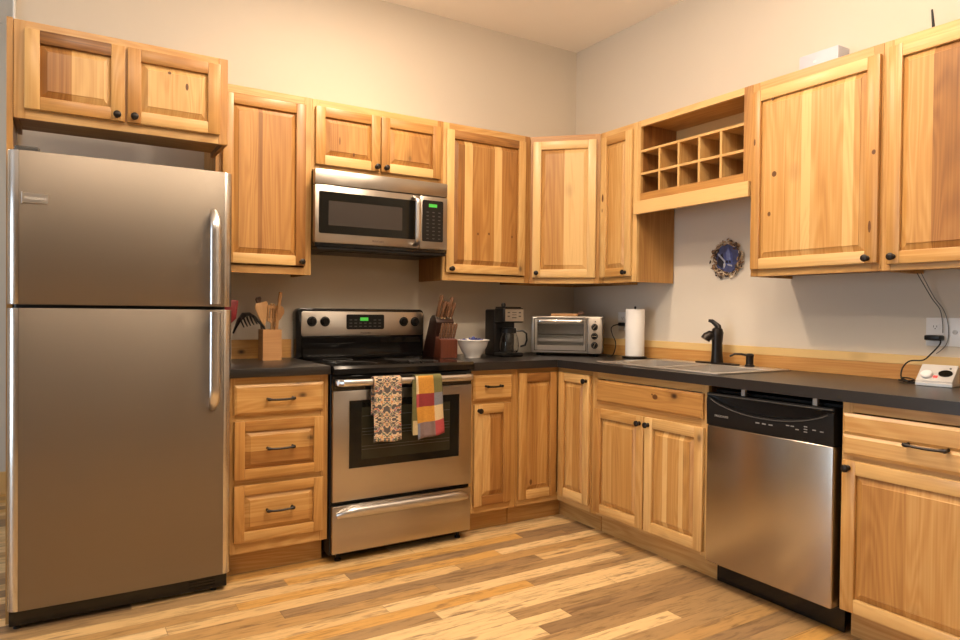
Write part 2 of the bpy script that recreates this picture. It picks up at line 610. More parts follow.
struct('trim_1', MB().box(LE - .012, LE - .0005, -.012, .13, 0, CEIL, bev=.004, seg=2), 'white')
struct('baseboard_hall', MB().box(X0, LE + .5, YH - .018, YH - .001, 0, 0.135, bev=.004), 'wood')


# ------------------------------------------------------------------ cabinetry
def knob(parent, x, y, z, Mx):
    k = MB()
    mm = Mx @ Matrix.Translation((x, y, z)) @ Matrix.Rotation(R(90), 4, 'X')
    k.lathe([(0.0105, 0), (0.0105, .002), (.0065, .005), (.006, .014), (.0122, .018), (.0148, .022), (.0138, .027), (.008, .030), (0, .031)], 18, M=mm)
    return part('knob', k, 'bronze', parent, local=True)


def pull(parent, x, y, z, L, Mx):
    p = MB()
    h = L / 2
    pts, rd = [], []
    for i in range(17):
        s = -1 + 2 * i / 16
        e = abs(s)
        pts.append((x + s * h, y - 0.026 + 0.004 * e ** 2, z - 0.003 + 0.003 * e ** 2))
        rd.append(0.0050 + 0.0050 * max(0, (e - 0.66) / 0.34) - (0.004 if e > .99 else 0))
    p.tube(pts, rd, 10, M=Mx)
    for s in (-1, 1):
        p.tube([(x + s * h * .90, y, z), (x + s * h * .90, y - .018, z)], [0.0068, 0.0050], 10, M=Mx)
    return part('pull', p, 'bronze', parent, local=True)


def knots(mb, Mx, spots, y):
    """dark knots in a board: (x, z, half width, half height)"""
    for x, z, a, b in spots:
        for k, h, tn in ((1.0, 0.0, .80), (.62, .00012, 1.25)):
            mm = Mx @ Matrix.Translation((x, y - h, z)) @ Matrix.Rotation(R(90), 4, 'X') @ Matrix.Diagonal((a * k, b * k, 1, 1))
            mb.lathe([(1, -.0006), (1, .0001), (0, .00012)], 14, M=mm, tint=tn, open=True)


def raised(parent, name, x0, x1, z0, z1, Mx, grain=2, staves=(.35,), sw=0.050, tints=None, knobs=(), pulls=(), slope=0.026, swl=None, kn=(), kf=()):
    """frame-and-raised-panel front; back at y=-0.001, face at y=-0.020"""
    T = tints or {}
    swl = swl or sw
    g = lambda k: T.get(k)
    ya, yb = -0.0205, -0.001
    f = MB()
    f.box(x0, x0 + swl, ya, yb, z0, z1, bev=.0035, seg=2, grain=2, tint=g('l'), M=Mx)
    f.box(x1 - sw, x1, ya, yb, z0, z1, bev=.0035, seg=2, grain=2, tint=g('r'), M=Mx)
    f.box(x0 + swl - .001, x1 - sw + .001, ya + .0004, yb, z1 - sw, z1, bev=.0035, seg=2, grain=0, tint=g('t'), M=Mx)
    f.box(x0 + swl - .001, x1 - sw + .001, ya + .0004, yb, z0, z0 + sw, bev=.0035, seg=2, grain=0, tint=g('b'), M=Mx)
    knots(f, Mx, kf, ya)
    d = part(name, f, 'wood', parent, local=True)
    # panel
    px0, px1, pz0, pz1 = x0 + swl - .002, x1 - sw + .002, z0 + sw - .002, z1 - sw + .002
    yo, yi, yf = -0.0050, -0.0158, -0.0185          # groove, top of slope, field
    s = slope
    st = [q if isinstance(q, tuple) else (1.0, q) for q in staves]
    tot = sum(w for w, _ in st)
    p = MB()
    if grain == 2:
        A0, A1, B0, B1 = px0, px1, pz0, pz1
    else:
        A0, A1, B0, B1 = pz0, pz1, px0, px1
    s = min(s, (A1 - A0) * .22, (B1 - B0) * .22)
    acc = 0
    for i, (w, tn) in enumerate(st):
        a0 = A0 + s + (A1 - A0 - 2 * s) * acc / tot
        acc += w
        a1 = A0 + s + (A1 - A0 - 2 * s) * acc / tot
        t = bmesh.new()

        def V(a, y, b):
            return t.verts.new((a, y, b) if grain == 2 else (b, y, a))

        def face(*pp):
            t.faces.new([V(*q) for q in pp])
        e = .0022
        face((a0, yf, B0 + s + e), (a1, yf, B0 + s + e), (a1, yf, B1 - s - e), (a0, yf, B1 - s - e))
        # small step, then slope, at both ends
        face((a0, yf, B0 + s + e), (a0, yi, B0 + s), (a1, yi, B0 + s), (a1, yf, B0 + s + e))
        face((a0, yf, B1 - s - e), (a0, yi, B1 - s), (a1, yi, B1 - s), (a1, yf, B1 - s - e))
        face((a0, yi, B0 + s), (a0, yo, B0), (a1, yo, B0), (a1, yi, B0 + s))
        face((a0, yi, B1 - s), (a0, yo, B1), (a1, yo, B1), (a1, yi, B1 - s))
        face((a0, -.004, B0), (a1, -.004, B0), (a1, -.004, B1), (a0, -.004, B1))
        for first, a, c in ((i == 0, a0, A0), (i == len(st) - 1, a1, A1)):
            if not first:
                continue
            face((a, yf, B0 + s + e), (a, yf, B1 - s - e), (a, yi, B1 - s), (a, yi, B0 + s))
            face((a, yi, B0 + s), (a, yi, B1 - s), (c, yo, B1), (c, yo, B0))
            face((a, yi, B0 + s), (c, yo, B0), (a, yo, B0))
            face((a, yi, B1 - s), (c, yo, B1), (a, yo, B1))
            face((c, -.004, B0), (a, -.004, B0), (a, -.004, B1), (c, -.004, B1))
            face((c, yo, B0), (c, yo, B1), (c, -.004, B1), (c, -.004, B0))
        bmesh.ops.remove_doubles(t, verts=t.verts[:], dist=1e-5)
        for ff in t.faces:                          # every facing surface looks to -y
            ff.normal_update()
            want = 1 if ff.calc_center_median().y > -.0045 else -1
            if ff.normal.y * want < 0:
                ff.normal_flip()
        p.add(t, grain=grain if grain == 2 else 0, tint=tn, M=Mx)
    knots(p, Mx, kn, yf)
    part('panel', p, 'wood', d, local=True, smooth=12)
    for kx, kz in knobs:
        knob(d, kx, -0.0205, kz, Mx)
    for kx, kz, L in pulls:
        pull(d, kx, -0.0205, kz, L, Mx)
    return d


def slab(parent, name, x0, x1, z0, z1, Mx, boards=(.35,), pulls=(), groove=False, kn=()):
    """solid drawer front with an eased edge, boards stacked in height"""
    f = MB()
    n = len(boards)
    e = .011
    for i, tn in enumerate(boards):
        a, b = z0 + (z1 - z0) * i / n, z0 + (z1 - z0) * (i + 1) / n
        t = bmesh.new()
        za, zb = a + (e if i == 0 or groove else 0), b - (e if i == n - 1 or groove else 0)
        q = [((x0, -.013, a), (x1, -.013, a), (x1, -.013, b), (x0, -.013, b)),
             ((x0 + e, -.0205, za), (x1 - e, -.0205, za), (x1 - e, -.0205, zb), (x0 + e, -.0205, zb)),
             ((x0, -.001, a), (x1, -.001, a), (x1, -.001, b), (x0, -.001, b))]
        v = [[t.verts.new(c) for c in r] for r in q]
        t.faces.new(v[1])
        t.faces.new(v[2])
        for k in range(4):
            t.faces.new((v[0][k], v[0][(k + 1) % 4], v[1][(k + 1) % 4], v[1][k]))
            t.faces.new((v[2][k], v[2][(k + 1) % 4], v[0][(k + 1) % 4], v[0][k]))
        bmesh.ops.recalc_face_normals(t, faces=t.faces[:])
        f.add(t, grain=0, tint=tn, M=Mx)
    knots(f, Mx, kn, -.0205)
    d = part(name, f, 'wood', parent, local=True, smooth=12)
    for kx, kz, L in pulls:
        pull(d, kx, -0.0205, kz, L, Mx)
    return d


I4 = Matrix.Identity(4)


def carcass(t, W, H, D, z0=0.0, open_top=False, rails=(), tl=None, tr=None, muntins=(), bottom_up=0.014, sides=(None, None), stile=.038, Hz=None, rail=.038):
    """box of boards behind a face frame whose front is y=0, in the cabinet's own frame"""
    b = MB()
    z1 = H
    bk = D - .004
    b.box(0.001, .017, .0195, bk, z0, z1, tint=sides[0])
    b.box(W - .017, W - .001, .0195, bk, z0, z1, tint=sides[1])
    b.box(.017, W - .017, .0195, bk, z0 + bottom_up, z0 + bottom_up + .014, grain=0)
    if not open_top:
        b.box(.017, W - .017, .0195, bk, z1 - .016, z1 - .002, grain=0)
    b.box(.017, W - .017, bk - .008, bk, z0 + bottom_up + .014, z1 - .016)
    part('body', b, 'wood_in', t, local=True)
    f = MB()
    f.box(0, stile, 0, .019, z0, z1, bev=.0012, tint=tl)
    f.box(W - stile, W, 0, .019, z0, z1, bev=.0012, tint=tr)
    for a, c in [(z0, z0 + rail), (z1 - rail, z1)] + list(rails):
        f.box(stile, W - stile, .0003, .019, a, c, grain=0, bev=.0008, tint=.27)
    for a, c, za, zb in muntins:
        f.box(a, c, .0002, .019, za, zb, bev=.0008)
    part('face_frame', f, 'wood', t, local=True)


def upper(name, label, origin, rot, W, H, D=.303, **kw):
    t = thing(name, label, 'cabinet', origin, rot)
    carcass(t, W, H, D, **kw)
    return t


UZ, UT = 1.374, 2.272
UH = UT - UZ
# --- cabinet above the fridge
t = thing('wall_cabinet', 'two-door hickory wall cabinet above the fridge, set forward of the others', 'cabinet', (-3.213, -.61, 1.908))
carcass(t, .768, .369, .303, bottom_up=.022, tl=.35, tr=.45, rail=.038, stile=.038, muntins=((.355, .395, .038, .331),))
raised(t, 'door', .034, .371, .036, .337, I4, staves=((.42, .55), (.58, .2)), tints=dict(t=.72, l=.2, r=.3, b=.4), knobs=((.342, .056),))
raised(t, 'door', .379, .734, .036, .337, I4, staves=(.22,), tints=dict(t=.45, l=.4, r=.38, b=.2), kn=((.601, .216, .006, .015), (.534, .262, .007, .006)), knobs=((.404, .058),))
p = MB().box(-3.234, -3.2145, -.612, -.310, 0, 2.279, tint=.35)
tag(part('end_panel', p, 'wood'), 'tall narrow wood end panel on the left side of the fridge', 'panel')

# --- left upper
t = upper('wall_cabinet', 'single-door wall cabinet between the fridge and the microwave', (-2.4395, -.305, UZ), 0, .4645, UH, tl=.45, tr=.3)
raised(t, 'door', .030, .430, .044, UH - .044, I4, staves=((.36, .42), (.08, .66), (.56, .48)), tints=dict(l=.42, r=.56, t=.38, b=.1), knobs=((.409, .064),))

# --- above the microwave
t = upper('wall_cabinet', 'short two-door wall cabinet directly above the microwave', (-1.974, -.305, 1.912), 0, .759, .36, tl=.2, tr=.45, rail=.035, muntins=((.350, .390, .035, .325),))
raised(t, 'door', .014, .366, .028, .322, I4, staves=(.46, .42), tints=dict(t=.45, l=.4, r=.42, b=.12), kn=((.141, .160, .0035, .022), (.218, .098, .0045, .011)), knobs=((.345, .050),))
raised(t, 'door', .374, .735, .028, .322, I4, staves=(.40, .5), tints=dict(t=.4, l=.42, r=.45, b=.05), knobs=((.398, .050),))

# --- right of the microwave
t = upper('wall_cabinet', 'wide single-door wall cabinet just right of the microwave, striped door panel', (-1.214, -.305, UZ), 0, .606, UH, tl=.12, tr=.45, sides=(.55, None))
raised(t, 'door', .014, .562, .044, UH - .040, I4, staves=((.11, .6), (.13, .12), (.38, .5), (.13, .15), (.25, .55)),
       tints=dict(l=.15, r=.25, t=.55, b=.25), kn=((.224, .276, .006, .008), (.300, .281, .006, .008), (.464, .274, .006, .008)), knobs=((.044, .066),))

# --- diagonal corner upper
cl = .606
t = thing('corner_wall_cabinet', 'diagonal wall cabinet in the corner with a pale-framed door', 'cabinet', (-cl, -.305, UZ), -45)
DW_ = math.sqrt(2) * (cl - .305)
s2 = math.sqrt(.5)


def toloc(x, y):
    dx, dy = x + cl, y + .305
    return (s2 * dx - s2 * dy, s2 * dx + s2 * dy)


b = MB()
poly = [toloc(*q) for q in ((-cl + .002, -.29), (-cl + .002, -.003), (-.003, -.003), (-.003, -cl + .002), (-.29, -cl + .002))]
poly = [(max(min(x, DW_ - .0), 0) if False else x, y) for x, y in poly]
b.prism([poly[0]] + poly[1:], .014, .028, grain=0)
b.prism(poly, UH - .016, UH - .002, grain=0)
for (xa, ya), (xb, yb) in zip(poly, poly[1:]):
    L = math.hypot(xb - xa, yb - ya)
    mm = Matrix.Translation((xa, ya, 0)) @ Matrix.Rotation(math.atan2(yb - ya, xb - xa), 4, 'Z')
    b.box(.0, L, -.012, 0, 0.0, UH, M=mm)
part('body', b, 'wood_in', t, local=True)
f = MB()
f.box(0.001, .034, 0, .019, 0, UH, tint=.45)
f.box(DW_ - .034, DW_ - .001, 0, .019, 0, UH, tint=.4)
f.box(.034, DW_ - .034, .0003, .019, 0, .04, grain=0, tint=.2).box(.034, DW_ - .034, .0003, .019, UH - .04, UH, grain=0, tint=.5)
part('face_frame', f, 'wood', t, local=True)
raised(t, 'door', .020, .402, .034, UH - .036, I4, staves=((.5, .42), (.5, .1)), tints=dict(l=.02, r=.08, t=.08, b=.12), knobs=((.048, .062),))

# --- narrow upper on the right wall
t = upper('wall_cabinet', 'narrow single-door wall cabinet between the corner cabinet and the wine rack', (-.305, -.607, UZ), -90, .307, UH, tl=.4, tr=.18, sides=(None, .42))
raised(t, 'door', .020, .276, .034, UH - .036, I4, staves=(.35, .28), tints=dict(l=.22, r=.15, t=.4, b=.4), kf=((.043, .503, .008, .024), (.040, .43, .004, .012)), knobs=((.238, .056),))

# --- wine rack
WR0, WRW = -.9155, .741
t = thing('wine_rack', 'open wall-mounted wine rack with ten square cubbies above the sink', 'wine rack', (-.305, WR0, 1.75), -90)
b = MB()
H = UT - 1.75
b.box(.0, .017, .0195, .298, .07, H).box(WRW - .017, WRW, .0195, .298, .07, H)
b.box(.017, WRW - .017, .0195, .298, .07, .086, grain=0).box(.017, WRW - .017, .0195, .298, H - .016, H, grain=0)
b.box(.017, WRW - .017, .288, .298, .086, H - .016, grain=0)
part('body', b, 'wood_in', t, local=True)
f = MB()
f.box(0, .022, 0, .019, .07, H, tint=.2).box(WRW - .046, WRW, 0, .019, .07, H, tint=.45)
f.box(.022, WRW - .046, .0003, .019, .07, .117, grain=0, tint=.45).box(.022, WRW - .046, .0003, .019, H - .034, H, grain=0, tint=.12)
part('face_frame', f, 'wood', t, local=True)
lat = MB()
x0, x1 = .022, WRW - .046
for z in (.226, .352):
    lat.box(x0, x1, .004, .280, z - .0065, z + .0065, grain=0, tint=.22)
for i in range(1, 5):
    x = x0 + (x1 - x0) * i / 5
    lat.box(x - .0065, x + .0065, .0045, .280, .117, .3455, tint=.25)
part('cubby_divider', lat, 'wood', t, local=True)
v = MB().box(-.010, WRW - .002, -.021, -.001, 0, .072, bev=.0015, grain=0, tint=.10)
part('valance', v, 'wood', t, local=True)

# --- two uppers at the right
t = upper('wall_cabinet', 'single-door wall cabinet right of the wine rack with the white box on top', (-.305, -1.658, UZ), -90, .595, UH, tl=.42, tr=.4, sides=(.4, None))
raised(t, 'door', .010, .590, .032, UH - .044, I4, staves=((.25, .33), (.17, .3), (.1, .12), (.33, .3), (.1, .15), (.06, .36)),
       swl=.045, tints=dict(l=.42, r=.38, t=.05, b=.15), kn=((.130, .458, .012, .013), (.107, .280, .008, .011), (.115, .80, .005, .008)), kf=((.572, .471, .008, .010), (.560, .177, .006, .024), (.028, .62, .005, .016)), knobs=((.553, .052),))
t = upper('wall_cabinet', 'wall cabinet cut off by the right edge, black antenna on top', (-.305, -2.2535, UZ), -90, .60, UH, tl=.36, tr=.3)
raised(t, 'door', .028, .57, .024, UH - .030, I4, staves=((.22, .35), (.28, .6), (.5, .45)), tints=dict(l=.3, r=.3, t=.15, b=.3), knobs=((.056, .052),))

# --- base cabinets
BZ = .8835


def base(name, label, origin, rot, W, D=.605, top=BZ, **kw):
    t = thing(name, label, 'cabinet', origin, rot)
    kw.setdefault('open_top', True)
    carcass(t, W, top, D, z0=.114, **kw)
    k = MB().box(.002, W - .002, .075, .091, 0.0, .1135, grain=0, tint=.3)
    part('toe_kick', k, 'wood', t, local=True)
    return t


t = base('base_cabinet', 'three-drawer base cabinet between the fridge and the range', (-2.440, -.61, 0), 0, .455, rails=((.695, .735), (.410, .452)), tr=.4, rail=.062, top=.896)
slab(t, 'drawer', .027, .428, .729, .862, I4, boards=(.32, .25), pulls=((.226, .797, .125),))
raised(t, 'drawer', .027, .428, .444, .702, I4, grain=0, staves=((.45, .55), (.55, .3)), sw=.045, slope=.024, pulls=((.226, .577, .125),), tints=dict(l=.4, r=.35, t=.45, b=.4))
raised(t, 'drawer', .027, .428, .166, .418, I4, grain=0, staves=((.35, .42), (.65, .3)), sw=.045, slope=.024, pulls=((.226, .299, .125),), tints=dict(l=.42, r=.38, t=.4, b=.3))

t = base('base_cabinet', 'narrow base cabinet with one drawer and one door right of the range', (-1.210, -.61, 0), 0, .302, rails=((.690, .730),), tl=.25, tr=.36)
slab(t, 'drawer', .017, .268, .722, .856, I4, boards=(.28,), pulls=((.138, .797, .105),))
raised(t, 'door', .024, .262, .155, .700, I4, staves=((.3, .25), (.7, .5)), sw=.05, tints=dict(l=.2, r=.45, t=.3, b=.58), knobs=((.050, .668),))

# corner base, L shaped
t = thing('corner_base_cabinet', 'L-shaped corner base cabinet with two narrow doors meeting in the corner', 'cabinet', (-.906, -.61, 0))
c0 = -.906
b = MB()
for z in (.128, .45):
    b.prism([(c0 + .01, -.59), (c0 + .01, -.006), (-.006, -.006), (-.006, c0 + .01), (-.59, c0 + .01), (-.59, -.59)], z, z + .014, grain=0)
b.box(c0 + .001, c0 + .016, -.59, -.006, .114, BZ).box(-.59, -.006, c0 + .001, c0 + .016, .114, BZ)
b.box(c0 + .016, -.006, -.014, -.006, .114, BZ).box(-.014, -.006, c0 + .016, -.015, .114, BZ)
part('body', b, 'wood_in', t)
f = MB()
f.box(c0, c0 + .012, -.61, -.591, .114, BZ, tint=.4).box(-.61, -.591, c0, c0 + .012, .114, BZ, tint=.4)
f.box(c0 + .012, -.591, -.6097, -.591, .114, .158, grain=0, tint=.2).box(-.6097, -.591, c0 + .012, -.611, .114, .158, grain=1, tint=.2)
f.box(c0 + .012, -.591, -.6097, -.591, .852, BZ, grain=0, tint=.4).box(-.6097, -.591, c0 + .012, -.611, .852, BZ, grain=1, tint=.4)
part('face_frame', f, 'wood', t)
k = MB()
k.box(c0 + .002, -.519, -.535, -.519, 0, .1135, grain=0, tint=.3).box(-.535, -.519, c0 + .002, -.536, 0, .1135, grain=1, tint=.3)
part('toe_kick', k, 'wood', t)
raised(t, 'door', .012, .274, .150, .858, I4, staves=((.45, .5), (.55, .35)), sw=.05, tints=dict(l=.35, r=.48, t=.6, b=.25), kn=((.094, .244, .009, .016),))
MR = Matrix.Translation((-.61 - c0, 0, 0)) @ Matrix.Rotation(R(-90), 4, 'Z')
raised(t, 'door', .024, .288, .150, .858, MR, staves=((.5, .32), (.5, .42)), sw=.05, tints=dict(l=.35, r=.2, t=.25, b=.15), knobs=((.265, .825),))

t = base('sink_base_cabinet', 'two-door base cabinet under the sink with a knotty false drawer front', (-.61, -.909, 0), -90, .772, rails=((.680, .735),), tl=.36, tr=.18, muntins=((.378, .418, .152, .680),))
slab(t, 'false_drawer', .046, .752, .727, .842, I4, boards=(.40, .45), kn=((.471, .796, .017, .013), (.452, .806, .006, .005)))
raised(t, 'door', .034, .394, .134, .690, I4, staves=((.3, .3), (.7, .36)), tints=dict(l=.45, r=.3, t=.3, b=.25), knobs=((.370, .655),))
raised(t, 'door', .402, .758, .134, .690, I4, staves=((.22, .35), (.14, .1), (.34, .35), (.12, .1), (.18, .4)), tints=dict(l=.15, r=.2, t=.15, b=.2), knobs=((.428, .655),))

t = base('base_cabinet', 'base cabinet right of the dishwasher with one drawer over one door', (-.61, -2.288, 0), -90, .61, rails=((.662, .700),), tl=.22)
slab(t, 'drawer', .010, .588, .690, .842, I4, boards=(.22, .26), pulls=((.298, .766, .135),), groove=True)
raised(t, 'door', .010, .588, .124, .672, I4, staves=((.35, .42), (.65, .32)), tints=dict(l=.3, r=.3, t=.15, b=.15), knobs=((.034, .645),))

# --- countertops
CT0, CT1 = .884, .927
CL = .936
c = MB().box(-2.4435, -1.984, -.645, -.003, .8965, CL, bev=.003, seg=2)
tag(part('countertop', c, 'counter'), 'short dark countertop between the fridge and the range', 'countertop')
SX0, SX1, SY0, SY1 = -.560, -.075, -1.680, -.925
t = thing('countertop', 'long L-shaped dark countertop running through the corner under the sink', 'countertop', (-.645, -.645, CT0))
c = MB()
c.prism([(-1.2135, -.645), (-.645, -.645), (-.003, -.003), (-1.2135, -.003)], CT0, CT1)
part('worktop', c, 'counter', t)
c = MB()
c.prism([(-.6445, -.6455), (-.6445, SY1), (-.003, SY1), (-.003, -.004)][::-1], CT0, CT1)
c.box(-.6445, SX0, SY0, SY1, CT0, CT1).box(SX1, -.003, SY0, SY1, CT0, CT1)
c.box(-.6445, -.003, -2.91, SY0, CT0, CT1)
part('worktop', c, 'counter', t)

# --- wood backsplashes
bs = MB()
bs.box(-.021, -.002, -2.91, -.023, CT1 + .0005, CT1 + .066, grain=1, tint=.46)
bs.box(-.021, -.002, -2.91, -.023, CT1 + .066, CT1 + .106, grain=1, tint=.05, bev=.0015)
struct('trim_2', bs, 'splash')
bs = MB().box(-2.44, -1.99, -.021, -.002, CL + .0005, CL + .100, grain=0, tint=.4)
struct('trim_3', bs, 'splash')

# ------------------------------------------------------------------ fridge
FX0, FX1, FY = -3.226, -2.442, -.728
t = thing('refrigerator', 'tall stainless two-door refrigerator with top freezer at the left', 'refrigerator', ((FX0 + FX1) / 2, -.4, 0))
b = MB().box(FX0 + .019, FX1 - .014, -.632, -.05, .05, 1.742, bev=.004)
b.box(FX0 + .05, FX0 + .12, -.55, -.15, .0, .05).box(FX1 - .12, FX1 - .05, -.55, -.15, .0, .05)
part('body', b, 'dgrey', t)


def door_profile(which):
    r = .036
    lo, hi = [], []
    for k in range(9):
        a = PI / 2 * k / 8
        lo.append((FX0 + r - r * math.cos(a), FY + .006 + r - r * math.sin(a)))
        hi.append((FX1 - r + r * math.cos(a), FY + .006 + r - r * math.sin(a)))
    if which == 'left':
        return [(FX0 + r - .001, -.640), (FX0, -.640)] + lo[:-1] + [(FX0 + r - .001, FY + .006)]
    if which == 'right':
        return [(FX1, -.640), (FX1 - r + .001, -.640), (FX1 - r + .001, FY + .006)] + hi[:-1][::-1]
    pts = [(FX1 - r, -.640), (FX0 + r, -.640)]
    for k in range(17):
        u = k / 16
        pts.append((FX0 + r + (FX1 - FX0 - 2 * r) * u, FY + .006 - .006 * (1 - (2 * u - 1) ** 2)))
    return pts


for nm, za, zb, hz0, hz1 in (('freezer_door', 1.206, 1.768, 1.216, 1.600), ('fridge_door', .080, 1.193, .785, 1.184)):
    d = part(nm, MB().prism(door_profile('face'), za, zb, bev=.0025), 'steel_f', t, smooth=40)
    for w_ in ('left', 'right'):
        part('edge_trim', MB().prism(door_profile(w_), za, zb, bev=.002), 'steel_e', d, smooth=40)
    h = MB()
    pts, rd = [], []
    n = 24
    for i in range(n + 1):
        u = i / n
        z = hz0 + (hz1 - hz0) * u
        free = u if nm == 'freezer_door' else 1 - u        # end away from the seam curves into the door
        out = .050 * min(1, ((1 - free) / .16 + .0001)) ** .6 if free > .84 else .050
        pts.append((FX1 - .080, FY - .002 - out, z))
        rd.append((.0215 * (.62 + .38 * min(1, (1 - free) / .08)), .011))
    h.tube(pts, rd, 14, side=(1, 0, 0))
    zz = hz0 + .03 if nm == 'freezer_door' else hz1 - .03
    h.box(FX1 - .094, FX1 - .066, FY - .050, FY + .002, zz - .022, zz + .022, bev=.004)
    part('handle', h, 'steel_v', d)
    if nm == 'freezer_door':
        p = MB().box(FX0 + .044, FX0 + .126, FY + .0005, FY + .0062, 1.577, 1.613, bev=.0008)
        p.box(FX0 + .0435, FX0 + .048, FY - .0015, FY + .0062, 1.574, 1.616, bev=.0008)
        bd = part('badge', p, 'steel_v', d)
        text('badge_text', 'FRIGIDAIRE', .0135, 'white', bd, facing(FX0 + .087, FY - .0001, 1.594))
g = MB().box(FX0 + .006, FX1 - .012, -.690, -.642, .016, .077, bev=.003)
for i in range(4):
    g.box(FX1 - .16, FX1 - .06, -.6935, -.690, .030 + i * .012, .035 + i * .012)
part('toe_grille', g, 'gloss', t)
for x in (FX0 + .03, FX1 - .06):
    part('foot', MB().lathe([(.012, 0), (.012, .016)], 12, M=Matrix.Translation((x, -.665, 0))), 'black', t)
part('hinge_cover', MB().box(FX0 + .02, FX0 + .10, -.69, -.56, 1.7425, 1.790, bev=.006).box(FX0 + .03, FX0 + .07, -.66, -.57, 1.742, 1.79), 'walnut' if False else 'dgrey', t)

# ------------------------------------------------------------------ range
RX0, RX1, RY = -1.979, -1.2175, -.652
t = thing('range', 'stainless and black electric range with two towels on its door handle', 'stove', ((RX0 + RX1) / 2, -.35, 0))
b = MB().box(RX0, RX1, -.625, -.03, .035, .895, bev=.002)
part('body', b, 'black', t)
for x in (RX0 + .05, RX1 - .05):
    for y in (-.60, -.08):
        part('foot', MB().lathe([(.016, 0), (.016, .008), (.009, .012), (.009, .036)], 14, M=Matrix.Translation((x, y, 0))), 'black', t)
c = MB()
c.prism([(-.675, .897), (-.675, .922), (-.662, .935), (-.62, .932), (-.030, .929), (-.030, .897)], RX0 - .001, RX1 + .001, axis=0, bev=.003)
ct = part('cooktop', c, 'gloss', t)
for x, y, r in ((-1.79, -.20, .075), (-1.41, -.20, .095), (-1.79, -.47, .10), (-1.41, -.47, .075)):
    mm = Matrix.Translation((x, y, .9295))
    part('burner_ring', MB().lathe([(r, .0012), (r + .0025, .0022), (r + .005, .0012)], 40, M=mm, open=True), 'dgrey', ct)
# oven door
DZ0, DZ1 = .292, .893
d_ = MB()
d_.box(RX0 + .004, RX1 - .002, RY, -.627, DZ0, .816, bev=.004, seg=2)
d = part('oven_door', d_, 'steel', t)
part('top_band', MB().box(RX0 + .004, RX1 - .002, RY + .001, -.627, .8165, .889, bev=.004, seg=2), 'gloss', d)
wx0, wx1, wz0, wz1 = -1.896, -1.296, .446, .768
part('window', MB().box(wx0, wx1, RY - .0022, RY - .0002, wz0, wz1, bev=.0008), 'glass_b', d)
w = part('inner_window', MB().box(wx0 + .062, wx1 - .055, RY - .0030, RY - .0023, wz0 + .038, wz1 - .035), 'inner', d)
tr = MB()
for a in ((wx0 - .004, wx1 + .004, wz0 - .004, wz0), (wx0 - .004, wx1 + .004, wz1, wz1 + .004), (wx0 - .004, wx0, wz0, wz1), (wx1, wx1 + .004, wz0, wz1)):
    tr.box(a[0], a[1], RY - .0028, RY - .0002, a[2], a[3])
part('window_trim', tr, 'steel', d)
rk = MB()
for z in (.53, .545, .60, .615, .63, .69):
    rk.box(wx0 + .064, wx1 - .057, RY - .0034, RY - .0029, z, z + .0022)
part('oven_rack', rk, M['dgrey'], d)
h = MB()
hx0, hx1, HY, HZ = -1.962, -1.240, -.708, .858
pts, rd = [], []
for i in range(33):
    u = i / 32
    e = abs(2 * u - 1)
    out = 0 if e < .93 else ((e - .93) / .07) ** 2 * .032
    pts.append((hx0 + (hx1 - hx0) * u, HY + out, HZ))
    rd.append((.0165, .0105))
h.tube(pts, rd, 14, side=(0, 0, 1))
for x in (hx0 + .006, hx1 - .006):
    h.box(x - .012, x + .012, HY + .014, RY + .002, HZ - .014, HZ + .014, bev=.004)
part('handle', h, 'steel_v', d)
# storage drawer
dr = part('drawer', MB().box(RX0 + .004, RX1 - .002, RY, -.627, .047, .274, bev=.005, seg=2), 'steel', t)
h = MB()
pts, rd = [], []
for i in range(33):
    u = i / 32
    e = abs(2 * u - 1)
    k = 0 if e < .80 else ((e - .80) / .20)
    pts.append((RX0 + .028 + (RX1 - RX0 - .054) * u, RY - .034 + .030 * k ** 2.2, .244 - .016 * k ** 2))
    rd.append((.024 - .010 * k, .015 - .005 * k))
h.tube(pts, rd, 14, side=(0, 0, 1))
lip = MB()
part('handle', h, 'steel_v', dr)
# backguard
BX0, BX1 = RX0 - .002, RX1 + .005
b = MB()


def rrect(x0, x1, z0, z1, r, n=6, bl=0.004):
    pts = []
    for cx, cz, a0, rr in ((x1 - r, z1 - r, 0, r), (x0 + r, z1 - r, 90, r), (x0 + bl, z0 + bl, 180, bl), (x1 - bl, z0 + bl, 270, bl)):
        for k in range(n + 1):
            a = R(a0 + 90 * k / n)
            pts.append((cx + rr * math.cos(a), cz + rr * math.sin(a)))
    return pts


b.prism(rrect(BX0, BX1, .931, 1.206, .028), -.076, -.010, axis=1, bev=.006)
b.prism([(-.030, .933), (-.125, .933), (-.128, .945), (-.100, .953), (-.092, 1.00), (-.098, 1.015), (-.086, 1.030), (-.076, 1.045), (-.030, 1.045)], BX0 + .03, BX1 - .03, axis=0, bev=.002)
bg = part('backguard', b, 'gloss', t)
cp = MB().prism(rrect(BX0 + .026, BX1 - .010, 1.054, 1.190, .014, bl=.014), -.0835, -.0765, axis=1, bev=.002)
cpo = part('control_panel', cp, 'steel', t)
part('display_panel', MB().prism(rrect(-1.700, -1.472, 1.090, 1.174, .008, bl=.012), -.0850, -.0836, axis=1), 'black', cpo)
part('display', MB().box(-1.618, -1.570, -.0858, -.0851, 1.138, 1.157), 'green_led', cpo)
kp = MB()
for r_ in range(3):
    for q in range(7):
        if not (2 < q < 5 and r_ == 2):
            kp.box(-1.682 + q * .029, -1.666 + q * .029, -.0855, -.0851, 1.104 + r_ * .018, 1.110 + r_ * .018)
part('keypad', kp, 'dgrey', cpo)
